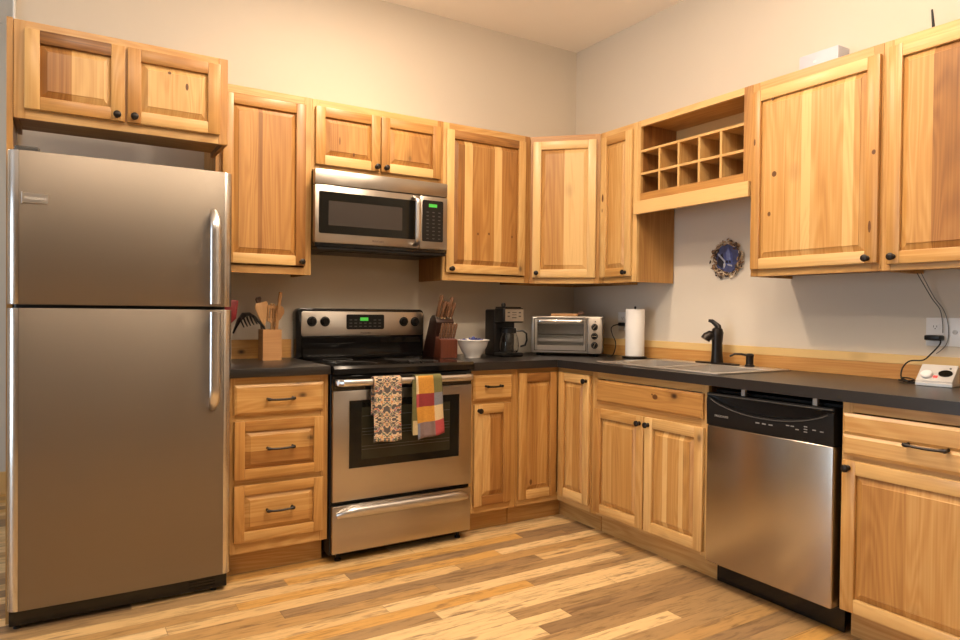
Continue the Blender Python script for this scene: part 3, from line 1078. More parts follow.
for x in (-1.897, -1.823, -1.348, -1.276):
    k = MB()
    mm = Matrix.Translation((x, -.0837, 1.134)) @ Matrix.Rotation(R(90), 4, 'X')
    k.lathe([(.0275, 0), (.0275, .004), (.022, .007), (.0195, .022), (.017, .025), (0, .025)], 24, M=mm)
    k.box(x - .004, x + .004, -.114, -.107, 1.117, 1.151, bev=.001)
    part('knob', k, 'black', cpo)
    tk = MB()
    for q in range(7):
        a = R(-60 + 40 * q * .75)
        tk.box(x + .034 * math.sin(a) - .001, x + .034 * math.sin(a) + .001, -.0842, -.0836, 1.134 + .034 * math.cos(a) - .001, 1.134 + .034 * math.cos(a) + .001)
    part('dial_mark', tk, 'dgrey', cpo)
text('brand_text', 'FRIGIDAIRE', .012, 'dgrey', cpo, facing(-1.585, -.0839, 1.070))

# ------------------------------------------------------------------ towels


def cloth(name, x0, x1, zf, zb, colf, mat, wav=0.004, skew=0.0, nu=24, nv=48, fold=0.0, parent=None, lowl=0, yoff=0):
    """hangs over the oven handle: front drop to zf, back drop to zb"""
    t = bmesh.new()
    uvs = {}
    top = HZ + .0235
    path = []
    rr = .0185 + yoff
    Lf, Lb = top - .012 - zf, top - .012 - zb
    La = PI * rr
    tot = Lf + La + Lb
    rows = []
    for j in range(nv + 1):
        s = tot * j / nv
        if s < Lf:
            y, z = HY - rr, zf + s
            fr_ = 1 - s / Lf
        elif s < Lf + La:
            a = (s - Lf) / La * PI
            y, z = HY - rr * math.cos(a), top - .012 + .014 * math.sin(a)
            fr_ = 0
        else:
            y, z = HY + rr, top - .012 - (s - Lf - La)
            fr_ = 0
        row = []
        for i in range(nu + 1):
            u = i / nu
            w_ = math.sin(u * 9 + .6) * wav * (.2 + fr_) * min(1, (top - z) * 8)
            w_ += math.sin(u * 3.1 + 1.0 + zf * 40) * wav * .8 * fr_
            xx = x0 + (x1 - x0) * u + skew * fr_ + math.sin(s * 30 + u) * .0012
            zz = z + (lowl * u * fr_ if s < Lf else 0) + math.sin(u * 7.5) * .003 * fr_
            v = t.verts.new((xx, y - abs(w_) if y < HY else y + 0.2 * abs(w_), zz))
            row.append(v)
            uvs[v] = (u, 1 - s / Lf)
        rows.append(row)
    mb = MB()
    vm = {v: mb.bm.verts.new(v.co) for v in t.verts}
    for j in range(nv):
        for i in range(nu):
            q = (rows[j][i], rows[j][i + 1], rows[j + 1][i + 1], rows[j + 1][i])
            f = mb.bm.faces.new([vm[k] for k in q])
            uc = sum(uvs[k][0] for k in q) / 4
            vc = sum(uvs[k][1] for k in q) / 4
            for lp, k in zip(f.loops, q):
                lp[mb.uv].uv = (uvs[k][0], uvs[k][1] * (zf - top) / (x1 - x0) * -.5)
                lp[mb.cl] = (*colf(uc, vc), 1)
    t.free()
    o = part(name, mb, mat, parent, smooth=60)
    so = o.modifiers.new('thickness', 'SOLIDIFY')
    so.thickness = .0032
    so.offset = 0
    return o


OR, RD, OL, BL, CR, MV, PK = (.50, .23, .028), (.21, .020, .022), (.125, .12, .04), (.17, .18, .22), (.55, .43, .25), (.19, .13, .125), (.36, .05, .055)


def check(u, v):
    if v < -.02:
        return OL
    r_ = min(3, int(max(0, v) * 4 + .02))
    if u < .09:
        return (CR, PK, OR, BL)[r_]
    if u < .68:
        return (OR, RD, OR, MV)[r_]
    return (OL, BL, CR, PK)[r_]


o = cloth('dish_towel', -1.801, -1.660, .574, .70, lambda u, v: (.6, .5, .4), 'floral', wav=.004)
tag(o, 'cream dish towel with a floral pattern on the oven handle', 'towel')
o = cloth('dish_towel', -1.584, -1.440, .566, .60, check, 'tint', wav=.0035, skew=.016, lowl=.022)
tag(o, 'checked dish towel in orange, red and grey on the oven handle', 'towel')
# folded underlayer of the checked towel, showing at its left edge
mbu = MB()
mbu.box(-1.600, -1.49, HY - .0178 + .0005, HY - .0155, .600, .862, col=OL)
mbu.box(-1.596, -1.49, HY - .0180 + .0005, HY - .0157, .590, .660, col=(.45, .36, .2))
part('folded_layer', mbu, 'tint', o)

# ------------------------------------------------------------------ microwave
MX0, MX1, MY = -1.984, -1.231, -.390
t = thing('microwave', 'stainless over-the-range microwave with black window under the short cabinet', 'microwave', ((MX0 + MX1) / 2, -.2, 1.510))
part('body', MB().box(MX0 + .0115, MX1 - .003, -.352, -.004, 1.517, 1.906, bev=.002).box(MX1 - .004, -1.2155, -.290, -.004, 1.517, 1.906), 'black', t)  # second box is a hidden filler, added to stop light leaking through the gap
vb = MB().box(MX0, MX1, MY, -.354, 1.829, 1.904, bev=.004, seg=2)
part('vent_band', vb, 'steel', t)
mdx = -1.404
d = part('door', MB().box(MX0, mdx - .0015, MY, -.354, 1.536, 1.8255, bev=.005, seg=2), 'steel', t)
part('window', MB().prism(rrect(-1.964, mdx - .018, 1.583, 1.793, .008, bl=.008), MY - .0022, MY - .0003, axis=1), 'glass_b', d)
part('window_mesh', MB().box(-1.914, -1.508, MY - .0030, MY - .0023, 1.625, 1.748), 'grey_win', d)
text('brand_text', 'FRIGIDAIRE', .013, 'dgrey', d, facing(-1.645, MY - .0006, 1.558))
h = MB()
pts, rd = [], []
for i in range(25):
    u = i / 24
    e = abs(2 * u - 1)
    k = max(0, (e - .78) / .22)
    pts.append((mdx - .028, MY - .044 + .042 * k ** 2, 1.552 + .262 * u))
    rd.append((.0165, .0085))
h.tube(pts, rd, 14, side=(1, 0, 0))
part('handle', h, 'steel_v', d)
cp = part('control_panel', MB().box(mdx + .0015, MX1, MY, -.354, 1.536, 1.8255, bev=.005, seg=2), 'steel', t)
part('keypad_panel', MB().prism(rrect(mdx + .016, MX1 - .028, 1.578, 1.803, .008, bl=.008), MY - .002, MY - .0003, axis=1), 'black', cp)
part('display', MB().box(-1.348, -1.298, MY - .0028, MY - .0021, 1.766, 1.783), 'green_led', cp)
kp = MB()
for r_ in range(8):
    for q in range(3):
        x = -1.366 + q * .036
        kp.box(x + .004, x + .018, MY - .0026, MY - .0021, 1.592 + r_ * .0205, 1.597 + r_ * .0205)
part('key_label', kp, 'dgrey', cp)
part('bottom_plate', MB().box(MX0 + .0115, MX1 - .006, MY + .006, -.010, 1.503, 1.5165, bev=.002).box(MX0 + .10, MX1 - .10, -.30, -.12, 1.5, 1.503), 'black', t)
part('bottom_lip', MB().box(MX0 + .002, MX1 - .002, MY + .003, -.354, 1.517, 1.5345, bev=.002), 'gloss', t)

# ------------------------------------------------------------------ dishwasher
DY0, DY1, DX = -1.692, -2.270, -.634
t = thing('dishwasher', 'stainless dishwasher with black control strip under the countertop', 'dishwasher', (-.35, (DY0 + DY1) / 2, 0))
part('tub', MB().box(-.575, -.05, DY1, DY0, .10, .862), 'black', t)
d = part('door', MB().box(DX, -.578, DY1, DY0, .108, .711, bev=.006, seg=3), 'steel_dw', t)
# control strip with a curved pocket handle
cpb = MB()
yl, yr = DY0, DY1
nseg = 28
zt, zb_ = .853, .713


def arc(u):
    return .832 - .052 * (1 - (2 * u - 1) ** 2) ** .8


tb = bmesh.new()
cols = []
for i in range(nseg + 1):
    u = i / nseg
    y = yl + (yr - yl) * u
    za = arc(min(1, max(0, (u - .04) / .92)))
    dp = .028 * (1 - (2 * u - 1) ** 2) ** .5 if 0 < u < 1 else 0
    cols.append([tb.verts.new(q) for q in ((DX, y, zb_), (DX - .004, y, za - .012), (DX - .002, y, za), (DX + dp, y, za + .004),
                                           (DX + dp, y, max(za + .006, zt - .016)), (DX - .001, y, zt - .011), (DX, y, zt), (-.578, y, zt), (-.578, y, zb_))])
for a, c in zip(cols, cols[1:]):
    for k in range(9):
        tb.faces.new((a[k], a[(k + 1) % 9], c[(k + 1) % 9], c[k]))
tb.faces.new(cols[0])
tb.faces.new(cols[-1])
bmesh.ops.recalc_face_normals(tb, faces=tb.faces[:])
cpb.add(tb)
cp = part('control_panel', cpb, 'black', t, smooth=30)
ln = MB()
ln.tube([(DX - .0042, yl + (yr - yl) * (.04 + .92 * i / 28), arc(i / 28) - .006) for i in range(29)], .0022, 6)
ln.box(DX - .0035, DX - .001, yr + .006, yl - .006, zt - .009, zt - .005)
part('handle_trim', ln, 'dgrey', cp)
MTX = lambda y, z: Matrix.Translation((DX - .0042, y, z)) @ Matrix.Rotation(R(-90), 4, 'Z') @ Matrix.Rotation(R(90), 4, 'X')
text('brand_text', 'FRIGIDAIRE', .014, 'lgrey', cp, MTX(-1.772, .756))
bt = MB()
for y in (-1.950, -1.980, -2.010):
    bt.box(DX - .0044, DX - .0036, y - .009, y + .009, .752, .757)
for y, z in ((-2.085, .762), (-2.105, .762), (-2.125, .752), (-2.160, .768), (-2.160, .758), (-2.16, .748), (-2.195, .760), (-2.225, .758)):
    bt.box(DX - .0044, DX - .0034, y - .007, y + .007, z, z + .004)
part('button_mark', bt, 'lgrey', cp)
part('toe_panel', MB().box(-.552, -.540, DY1 - .004, DY0, .004, .100, bev=.002), 'gloss', t)
for y in (-1.862, -2.182):
    part('mounting_clip', MB().box(-.615, -.600, y - .009, y + .009, .8535, .8795), 'silver_plastic', t)

# ------------------------------------------------------------------ sink, faucet, soap
t = thing('sink', 'stainless drop-in kitchen sink set into the long countertop', 'sink', (-.32, -1.30, CT1))
RIM0, RIM1 = CT1 + .0008, CT1 + .0065
ox0, ox1, oy0, oy1 = -.582, -.052, -1.703, -.902
bx0, bx1, by0, by1 = -.545, -.165, -1.663, -.94
r = MB()
r.box(ox0, bx0, oy0, oy1, RIM0, RIM1, bev=.0025, seg=2).box(bx1, ox1, oy0, oy1, RIM0, RIM1, bev=.0025, seg=2)
r.box(bx0 - .004, bx1 + .004, oy0, by0, RIM0, RIM1 - .0002, bev=.0025, seg=2).box(bx0 - .004, bx1 + .004, by1, oy1, RIM0, RIM1 - .0002, bev=.0025, seg=2)
r.box(bx0 - .004, bx1 + .004, -1.318, -1.288, RIM0, RIM1 - .0004, bev=.0025, seg=2)
part('rim', r, 'sinksteel', t)
for ya, yb in ((by0, -1.319), (-1.287, by1)):
    q = MB()
    zf = CT1 - .175
    w_ = .0018
    q.box(bx0, bx1, ya, yb, zf, zf + w_)
    q.box(bx0 - w_, bx0, ya, yb, zf, RIM0).box(bx1, bx1 + w_, ya, yb, zf, RIM0)
    q.box(bx0, bx1, ya - w_, ya, zf, RIM0).box(bx0, bx1, yb, yb + w_, zf, RIM0)
    bo = part('basin', q, 'sinksteel', t)
    part('drain', MB().lathe([(.042, 0), (.040, .003), (.02, .001), (0, .001)], 20, M=Matrix.Translation(((bx0 + bx1) / 2, (ya + yb) / 2, zf + w_))), 'chrome', bo)

t = thing('faucet', 'dark bronze single-handle faucet standing on the back of the sink', 'faucet', (-.108, -1.315, RIM1))
fz = RIM1 + .0003
b = MB()
pl = []
for k in range(32):
    a = 2 * PI * k / 32
    pl.append((-.108 + .026 * math.cos(a), -1.315 + (.110 if math.sin(a) > 0 else -.110) + .026 * math.sin(a)))
b.prism(pl, fz, fz + .008, bev=.002)
part('base_plate', b, 'bronze', t)
b = MB()
b.lathe([(.033, .008), (.031, .02), (.028, .06), (.027, .11), (.030, .145), (.032, .165), (.026, .185), (.012, .196), (0, .198)], 24, M=Matrix.Translation((-.108, -1.315, fz)))
part('body', b, 'bronze', t)
b = MB()
b.tube([(-.108, -1.315, fz + .128), (-.126, -1.300, fz + .150), (-.138, -1.292, fz + .152), (-.150, -1.284, fz + .144), (-.158, -1.278, fz + .128)], [.022, .024, .025, .0255, .026], 16)
part('spray_head', b, 'bronze', t)
b = MB()
b.tube([(-.105, -1.320, fz + .165), (-.106, -1.316, fz + .200), (-.112, -1.304, fz + .212), (-.121, -1.290, fz + .226), (-.132, -1.276, fz + .229)], [(.020, .022), (.013, .018), (.009, .014), (.007, .012), (.004, .008)], 12)
part('lever', b, 'bronze', t)

t = thing('soap_dispenser', 'small bronze soap pump beside the faucet on the sink edge', 'soap dispenser', (-.098, -1.508, RIM1))
b = MB().lathe([(.024, 0), (.024, .006), (.0185, .012), (.0180, .030), (.0185, .050), (.0205, .054), (.0205, .060), (.012, .066), (0, .067)], 20, M=Matrix.Translation((-.098, -1.508, fz)))
part('body', b, 'bronze', t)
b = MB().tube([(-.105, -1.502, fz + .055), (-.125, -1.478, fz + .062), (-.148, -1.456, fz + .062), (-.166, -1.440, fz + .050)], [.0065, .0058, .0052, .0045], 10)
part('spout', b, 'bronze', t)

# ------------------------------------------------------------------ counter items, left
CZ = CT1 + .0008
CLZ = CL + .0008
t = thing('utensil_holder', 'square light wood utensil holder left of the range', 'utensil holder', (-2.142, -.165, CLZ))
UX0, UX1, UY0, UY1, UT_ = -2.190, -2.096, -.215, -.120, CLZ + .158
b = MB()
th = .007
b.box(UX0, UX1, UY0, UY0 + th, CLZ, UT_, grain=0, tint=.5).box(UX0, UX1, UY1 - th, UY1, CLZ, UT_, grain=0, tint=.5)
b.box(UX0, UX0 + th, UY0 + th, UY1 - th, CLZ, UT_, grain=1, tint=.55).box(UX1 - th, UX1, UY0 + th, UY1 - th, CLZ, UT_, grain=1, tint=.5)
b.box(UX0 + th, UX1 - th, UY0 + th, UY1 - th, CLZ, CLZ + .008)
part('box', b, 'maple', t)


def spoon(label, base, tip, w, hl, mat='maple', slots=False, tint=.4, shape='spoon', name='wooden_spoon', cat='utensil'):
    """stick from base to tip with a flat head of width w and length hl at the tip"""
    b0, t0 = Vector(base), Vector(tip)
    d = (t0 - b0)
    L = d.length
    d.normalize()
    o = thing(name, label, cat, base)
    s = MB().tube([b0, b0 + d * (L - hl * .8)], [.0055, .0062], 10, tint=tint)
    part('stick', s, mat, o)
    hd = MB()
    z = d
    x = (Vector((1, 0.15, 0)) - z * z.dot(Vector((1, .15, 0)))).normalized()
    y = z.cross(x)
    m4 = Matrix(((x.x, y.x, z.x, 0), (x.y, y.y, z.y, 0), (x.z, y.z, z.z, 0), (0, 0, 0, 1)))
    m4.translation = b0 + d * (L - hl)
    pts = []
    n = 24
    for k in range(n):
        a = 2 * PI * k / n
        if shape == 'spoon':
            r_ = w / 2 * (1.0 if math.sin(a) > 0 else .9)
            pts.append((r_ * math.cos(a) * (1 if math.sin(a) > -.2 else .8), hl / 2 + hl / 2 * math.sin(a)))
    if shape == 'turner':
        pts = [(-.008, 0), (.008, 0), (w * .32, hl * .35), (w / 2, hl * .8), (w / 2 - .004, hl), (-w / 2 + .006, hl * .94), (-w / 2, hl * .75), (-w * .34, hl * .35)]
    if not slots:
        hd.prism(pts, -.004, .004, axis=1, bev=.002, tint=tint, M=m4)
    else:
        for sx in (-1.5, -.5, .5, 1.5):
            hh = hl * (.80 if abs(sx) > 1 else .96)
            hd.box(sx * w / 4 - w * .085, sx * w / 4 + w * .085, -.0035, .0035, hl * .5 - hh / 2, hl * .5 + hh / 2, bev=.002, tint=tint, M=m4)
        for zz in (.16, .80):
            hd.box(-w * .40, w * .40, -.003, .003, hl * zz - .009, hl * zz + .009, bev=.002, tint=tint, M=m4)
    part('head', hd, mat, o)
    return o


UB = CLZ + .010
spoon('broad wooden turner leaning left in the utensil holder', (-2.150, -.175, UB), (-2.186, -.150, 1.236), .072, .115, shape='turner', tint=.32)
spoon('slotted wooden spoon in the middle of the utensil holder', (-2.140, -.160, UB), (-2.128, -.160, 1.230), .058, .105, slots=True, tint=.45)
spoon('wooden spoon with a round bowl at the right of the utensil holder', (-2.146, -.142, UB), (-2.080, -.146, 1.215), .050, .080, tint=.5)
spoon('dark-topped wooden utensil at the back of the utensil holder', (-2.160, -.140, UB), (-2.196, -.132, 1.262), .032, .05, mat='walnut', shape='turner', tint=.7)
o = thing('wooden_stick', 'thin plain wooden stick standing tallest in the utensil holder', 'utensil', (-2.132, -.190, UB))
part('stick', MB().tube([(-2.132, -.190, UB), (-2.094, -.182, 1.287)], [.007, .0095], 10, tint=.55), 'maple', o)
o = spoon('thin wooden spatula edge between the spoons in the utensil holder', (-2.122, -.134, UB), (-2.112, -.128, 1.205), .03, .09, shape='turner', tint=.25)

# black pasta server bent over to the left
t = thing('pasta_server', 'black pasta server with claw teeth hanging left from the utensil holder', 'utensil', (-2.17, -.19, UB))
s = MB().tube([(-2.160, -.195, UB), (-2.170, -.192, 1.075), (-2.180, -.19, 1.108), (-2.205, -.18, 1.135), (-2.228, -.178, 1.160)], [.006, .006, .006, .0065, .009], 10)
part('handle', s, 'black', t)
s = MB().tube([(-2.222, -.178, 1.155), (-2.245, -.18, 1.172), (-2.275, -.18, 1.170), (-2.300, -.18, 1.140), (-2.318, -.18, 1.100), (-2.328, -.18, 1.075)],
              [(.012, .008), (.030, .006), (.034, .006), (.026, .006), (.014, .005), (.008, .004)], 12, side=(0, 1, .3))
part('head', s, 'black', t)
for q in range(5):
    xx = -2.236 - q * .016
    s = MB().tube([(xx, -.205, 1.166 - q * .003), (xx + .008, -.208, 1.142 - q * .003), (xx + .019, -.208, 1.122 - q * .004)], [.005, .0045, .003], 8)
    part('tooth', s, 'black', t)

t = thing('utensil_crock', 'slim white crock half hidden behind the right edge of the fridge', 'crock', (-2.372, -.17, CLZ))
part('body', MB().lathe([(.036, 0), (.038, .01), (.037, .145), (.034, .152), (.031, .146), (.031, .012), (0, .012)], 20, M=Matrix.Translation((-2.372, -.17, CLZ))), 'ceramic', t)
t = thing('spatula', 'red spatula standing in the white crock beside the fridge', 'utensil', (-2.368, -.17, CLZ + .014))
part('stick', MB().tube([(-2.368, -.17, CLZ + .014), (-2.345, -.165, 1.14)], .005, 8), 'red', t)
part('blade', MB().prism([(-2.375, 1.13), (-2.340, 1.12), (-2.310, 1.15), (-2.300, 1.24), (-2.34, 1.245), (-2.372, 1.23)], -.169, -.161, axis=1, bev=.003), 'red', t)

# ------------------------------------------------------------------ knife block
KX0, KX1 = -1.208, -1.098
t = thing('knife_block', 'stepped reddish wooden knife block right of the range, full of knives', 'knife block', (-1.15, -.2, CZ))
b = MB()
b.prism([(-.052, 0), (-.195, 0), (-.238, .205), (-.222, .232), (-.175, .245), (-.150, .225)], KX0 - .002, KX1 + .002, axis=0, bev=.002, tint=.85, M=Matrix.Translation((0, 0, CZ)))
part('rear_block', b, 'cherry', t)
b = MB()
b.prism([(-.196, 0), (-.285, 0), (-.285, .104), (-.220, .122)], KX0, KX1, axis=0, bev=.002, tint=.3, M=Matrix.Translation((0, 0, CZ)))
part('front_block', b, 'cherry', t)


def knife(label, x, y, z, L, w, tilt, side, group=None, tint=.4):
    d = Vector((side, -math.sin(R(tilt)), math.cos(R(tilt)))).normalized()
    o = thing('knife', label, 'knife', (x, y, z), 0, group)
    p0 = Vector((x, y, z))
    s = MB().tube([p0 + d * .001, p0 + d * .006, p0 + d * L * .5, p0 + d * (L - .012), p0 + d * L], [(w * .42, w * .34), (w * .5, w * .36), (w * .44, w * .38), (w * .58, w * .40), (w * .36, w * .28)], 12, side=(0, 1, .4), tint=tint)
    h_ = part('handle', s, 'walnut', o)
    bl = MB().tube([p0 - d * .002, p0 + d * .006], [(w * .52, w * .38), (w * .52, w * .38)], 12, side=(0, 1, .4))
    part('bolster', bl, 'chrome', o)
    rv = MB()
    for f_ in (.3, .55, .8):
        rv.ball(p0 + d * L * f_ + Vector((-w * .36, 0, 0)), .0026, 8)
    part('rivet', rv, 'chrome', h_)
    return o


for i, (x, dy, L, w, sd, lb) in enumerate(((-1.196, -.215, .135, .030, .07, 'large knife handle farthest left in the knife block'),
                                           (-1.174, -.222, .105, .028, .13, 'second large knife handle from the left in the knife block'),
                                           (-1.152, -.218, .100, .026, .14, 'middle large knife handle in the knife block'),
                                           (-1.132, -.222, .125, .028, .09, 'tall large knife handle right of the middle in the knife block'),
                                           (-1.112, -.222, .095, .026, .16, 'large knife handle farthest right in the knife block'))):
    knife(lb, x, dy, CZ + .234 - (.004 if i in (1, 2, 4) else 0), L, w, 17, sd, 'large knives in the knife block', .3 + .1 * (i % 3))
for i in range(6):
    x = -1.199 + i * .0182
    knife('small steak knife handle in the front row of the knife block', x, -.256, CZ + .114, .088, .018, 13, .10, 'steak knives in the front row', .35 + .1 * (i % 2))

# ------------------------------------------------------------------ bowl
t = thing('bowl', 'white ceramic bowl between the knife block and the coffee maker', 'bowl', (-1.002, -.30, CZ))
pr = [(0, .004), (.040, .004), (.042, 0), (.046, 0), (.047, .010), (.066, .035), (.083, .070), (.0905, .096), (.097, .099), (.098, .104), (.092, .106), (.0865, .100), (.079, .070), (.060, .036), (.03, .014), (0, .012)]
part('body', MB().lathe(pr, 40, M=Matrix.Translation((-1.002, -.30, CZ))), 'ceramic', t)
for i, (dx, dy, dz) in enumerate(((-.035, -.01, .089), (-.005, -.034, .090), (.030, -.012, .090), (.006, .010, .102), (-.022, .028, .090), (.026, .030, .089), (-.055, .016, .092), (.052, .02, .094))):
    o = thing('wrapped_candy', 'small shiny blue and white wrapped piece in the white bowl', 'candy', (-1.002 + dx, -.30 + dy, CZ + dz + .006), i * 47, 'blue wrapped pieces in the white bowl')
    part('candy', MB().ball((0, 0, 0), (.017, .013, .012), 10, M=Matrix.Rotation(.4 * i, 4, 'Y')), 'blue' if i % 4 else 'ceramic', o, local=True)
    part('wrapper_end', MB().lathe([(.003, .012), (.010, .024), (0, .022)], 8, M=Matrix.Rotation(R(90), 4, 'Y'), open=True), 'ceramic' if i % 4 == 1 else 'blue', o, local=True)
    part('wrapper_end', MB().lathe([(.003, .012), (.010, .024), (0, .022)], 8, M=Matrix.Rotation(R(-90), 4, 'Y'), open=True), 'ceramic' if i % 4 == 1 else 'blue', o, local=True)

# ------------------------------------------------------------------ coffee maker
KX, KY = -.822, -.345                       # front left corner
t = thing('coffee_maker', 'small black drip coffee maker with a silver button panel and glass carafe', 'coffee maker', (KX, KY, CZ))
w, dp = .152, .205
b = MB().box(0, w, .095, dp, 0, .285, bev=.010, seg=3)
b.box(0, w, .0, .10, 0, .024, bev=.008, seg=2)
part('body', b, 'black', t, local=True)
b = MB().box(0, w, -.004, .100, .205, .293, bev=.010, seg=3)
hd = part('brew_head', b, 'black', t, local=True)
part('lid', MB().box(.02, w - .02, .0, .12, .2935, .300, bev=.003).lathe([(.012, .300), (.014, .312), (.010, .322), (0, .324)], 14, M=Matrix.Translation((.035, .05, 0))), 'black', t, local=True)
cp = part('button_panel', MB().box(.012, w - .008, -.0065, -.0045, .212, .286, bev=.0008), 'steel', hd, local=True)
bb = MB()
for q in ((.028, .262), (.028, .240), (.108, .262), (.108, .240)):
    bb.box(q[0], q[0] + .016, -.008, -.0066, q[1], q[1] + .007)
bb.box(.060, .092, -.0075, -.0066, .232, .238).box(.060, .092, -.0075, -.0066, .250, .254).box(.060, .092, -.0075, -.0066, .264, .268)
part('button', bb, 'dgrey', hd, local=True)
t2 = thing('carafe', 'glass carafe with a black handle standing in the coffee maker', 'carafe', (KX + w / 2 - .004, KY + .042, CZ + .0255))
part('jug', MB().lathe([(0, 0), (.050, 0), (.058, .008), (.062, .045), (.056, .085), (.044, .118), (.044, .135), (.042, .135), (.042, .118), (.054, .085), (.060, .045), (.056, .010), (.048, .003), (0, .003)], 32), 'glass', t2, local=True)
part('collar', MB().lathe([(.0455, .116), (.0455, .142), (.0400, .146), (.0445, .116)], 24, open=True), 'black', t2, local=True)
part('lid', MB().lathe([(0, .150), (.043, .147), (.043, .1465), (0, .1465)], 24), 'black', t2, local=True)
part('handle', MB().tube([(.036, -.030, .130), (.062, -.055, .132), (.082, -.066, .115), (.086, -.066, .075), (.078, -.060, .045), (.058, -.040, .036)], [(.010, .006)] * 6, 10, side=(.7, .7, 0)), 'black', t2, local=True)
part('warming_plate', MB().lathe([(.06, .0243), (.06, .0252), (0, .0252)], 24, M=Matrix.Translation((w / 2 - .004, .042, 0))), 'dgrey', t, local=True)

# ------------------------------------------------------------------ toaster oven, diagonal in the corner
t = thing('toaster_oven', 'stainless toaster oven standing diagonally in the corner of the counter', 'toaster oven', (-.40, -.42, CZ), -44)
W2, TH, TD = .217, .245, .26
z0 = .016
sp = [(-W2, z0 + .02), (-W2 + .012, z0), (W2 - .010, z0), (W2, z0 + .02), (W2, TH - .022), (W2 - .016, TH), (-W2 + .03, TH), (-W2 + .006, TH - .02)]
dxr = W2 - .088
b = MB().box(-W2, W2, .012, TD, z0, z0 + .012, bev=.003).box(-W2, W2, .012, TD, TH - .012, TH, bev=.004, seg=2)
b.box(-W2, -W2 + .012, .012, TD, z0 + .008, TH - .008, bev=.003).box(W2 - .012, W2, .012, TD, z0 + .008, TH - .008, bev=.003)
b.box(-W2 + .004, W2 - .004, TD - .012, TD - .001, z0 + .004, TH - .004)
part('body', b, 'steel', t, local=True)
b = MB().box(dxr - .004, dxr + .004, .013, TD - .013, z0 + .0125, TH - .0125)
b.box(-W2 + .013, dxr - .005, TD - .020, TD - .013, z0 + .0125, TH - .0125)
part('liner', b, 'sinksteel', t, local=True)
b = MB()
for y in range(7):
    b.tube([(-W2 + .014, .03 + y * .032, .128), (dxr - .006, .03 + y * .032, .128)], .0022, 6)
part('rack', b, 'chrome', t, local=True)
b = MB().box(-W2 + .02, dxr - .012, .025, TD - .03, .090, .094).box(-W2 + .02, dxr - .012, .025, .029, .094, .108)
part('tray', b, 'sinksteel', t, local=True)
for x in (-W2 + .04, W2 - .04):
    for y in (.04, TD - .04):
        part('foot', MB().lathe([(.014, 0), (.016, z0)], 12, M=Matrix.Translation((x, y, 0))), 'black', t, local=True)
fo = [(-W2 - .001, z0 + .03), (-W2 + .012, z0 + .002), (dxr, z0 + .002), (dxr, TH - .002), (-W2 + .03, TH - .002), (-W2 + .004, TH - .03)]
b = MB()
ya_, yb_ = -.004, .0105
b.box(-W2 - .001, -W2 + .036, ya_, yb_, z0 + .004, TH - .004, bev=.005, seg=3).box(dxr - .026, dxr, ya_, yb_, z0 + .004, TH - .004, bev=.003)
b.box(-W2 + .034, dxr - .024, ya_ + .0002, yb_, z0 + .004, z0 + .050, bev=.003).box(-W2 + .034, dxr - .024, ya_ + .0002, yb_, TH - .046, TH - .004, bev=.003)
d = part('door', b, 'steel_v', t, local=True)
b = MB()
for a_ in ((-W2 + .016, dxr - .008, z0 + .016, z0 + .020), (-W2 + .016, dxr - .008, TH - .016, TH - .012), (-W2 + .016, -W2 + .020, z0 + .020, TH - .016), (dxr - .012, dxr - .008, z0 + .020, TH - .016)):
    b.box(a_[0], a_[1], -.0052, -.0041, a_[2], a_[3])
part('seal_line', b, 'black', d, local=True)
part('window', MB().box(-W2 + .036, dxr - .026, .001, .004, z0 + .050, TH - .046), 'toast_win', d, local=True)
part('handle', MB().tube([(-W2 + .040, -.008, TH - .028), (-W2 + .046, -.030, TH - .030), (-W2 + .06, -.034, TH - .030), (dxr - .05, -.034, TH - .030), (dxr - .036, -.030, TH - .030), (dxr - .03, -.008, TH - .028)], (.0085, .006), 10, side=(0, 0, 1)), 'chrome', d, local=True)
cp = part('control_panel', MB().prism([(dxr + .004, z0 + .002), (W2 - .006, z0 + .002), (W2 + .001, z0 + .022), (W2, TH - .025), (W2 - .016, TH - .002), (dxr + .004, TH - .002)], -.004, .0115, axis=1, bev=.003), 'steel', t, local=True)
for q, z in enumerate((.182, .126, .070)):
    mm = Matrix.Translation((W2 - .046, -.004, z)) @ Matrix.Rotation(R(90), 4, 'X')
    k = part('knob', MB().lathe([(.0205, 0), (.0205, .003), (.016, .006), (.014, .018), (.012, .020), (0, .020)], 20, M=mm), 'black', t, local=True)
    a = (35, 90, 20)[q]
    part('pointer', MB().box(-.0028, .0028, -.0275, -.0235, -.015, .015, bev=.0008, M=Matrix.Translation((W2 - .046, 0, z)) @ Matrix.Rotation(R(a), 4, 'Y')), 'chrome', k, local=True)
part('indicator', MB().lathe([(.004, 0), (.004, .003), (0, .004)], 10, M=Matrix.Translation((W2 - .042, -.004, .215)) @ Matrix.Rotation(R(90), 4, 'X')), 'black', t, local=True)

t = thing('cutting_board', 'small wooden board lying on top of the toaster oven', 'cutting board', (-.37, -.39, CZ + TH + .001), -44)
mm = Matrix.Translation((.0, .05, 0))
part('board', MB().box(-.105, .062, -.03, .10, 0, .017, bev=.004, seg=2, grain=0, tint=.55, M=mm), 'maple', t, local=True)
part('grip', MB().tube([(.062, .0, .012), (.075, -.005, .020), (.098, -.01, .022)], [.010, .012, .008], 10, tint=.7, M=mm), 'walnut', t, local=True)

# ------------------------------------------------------------------ outlets and cords


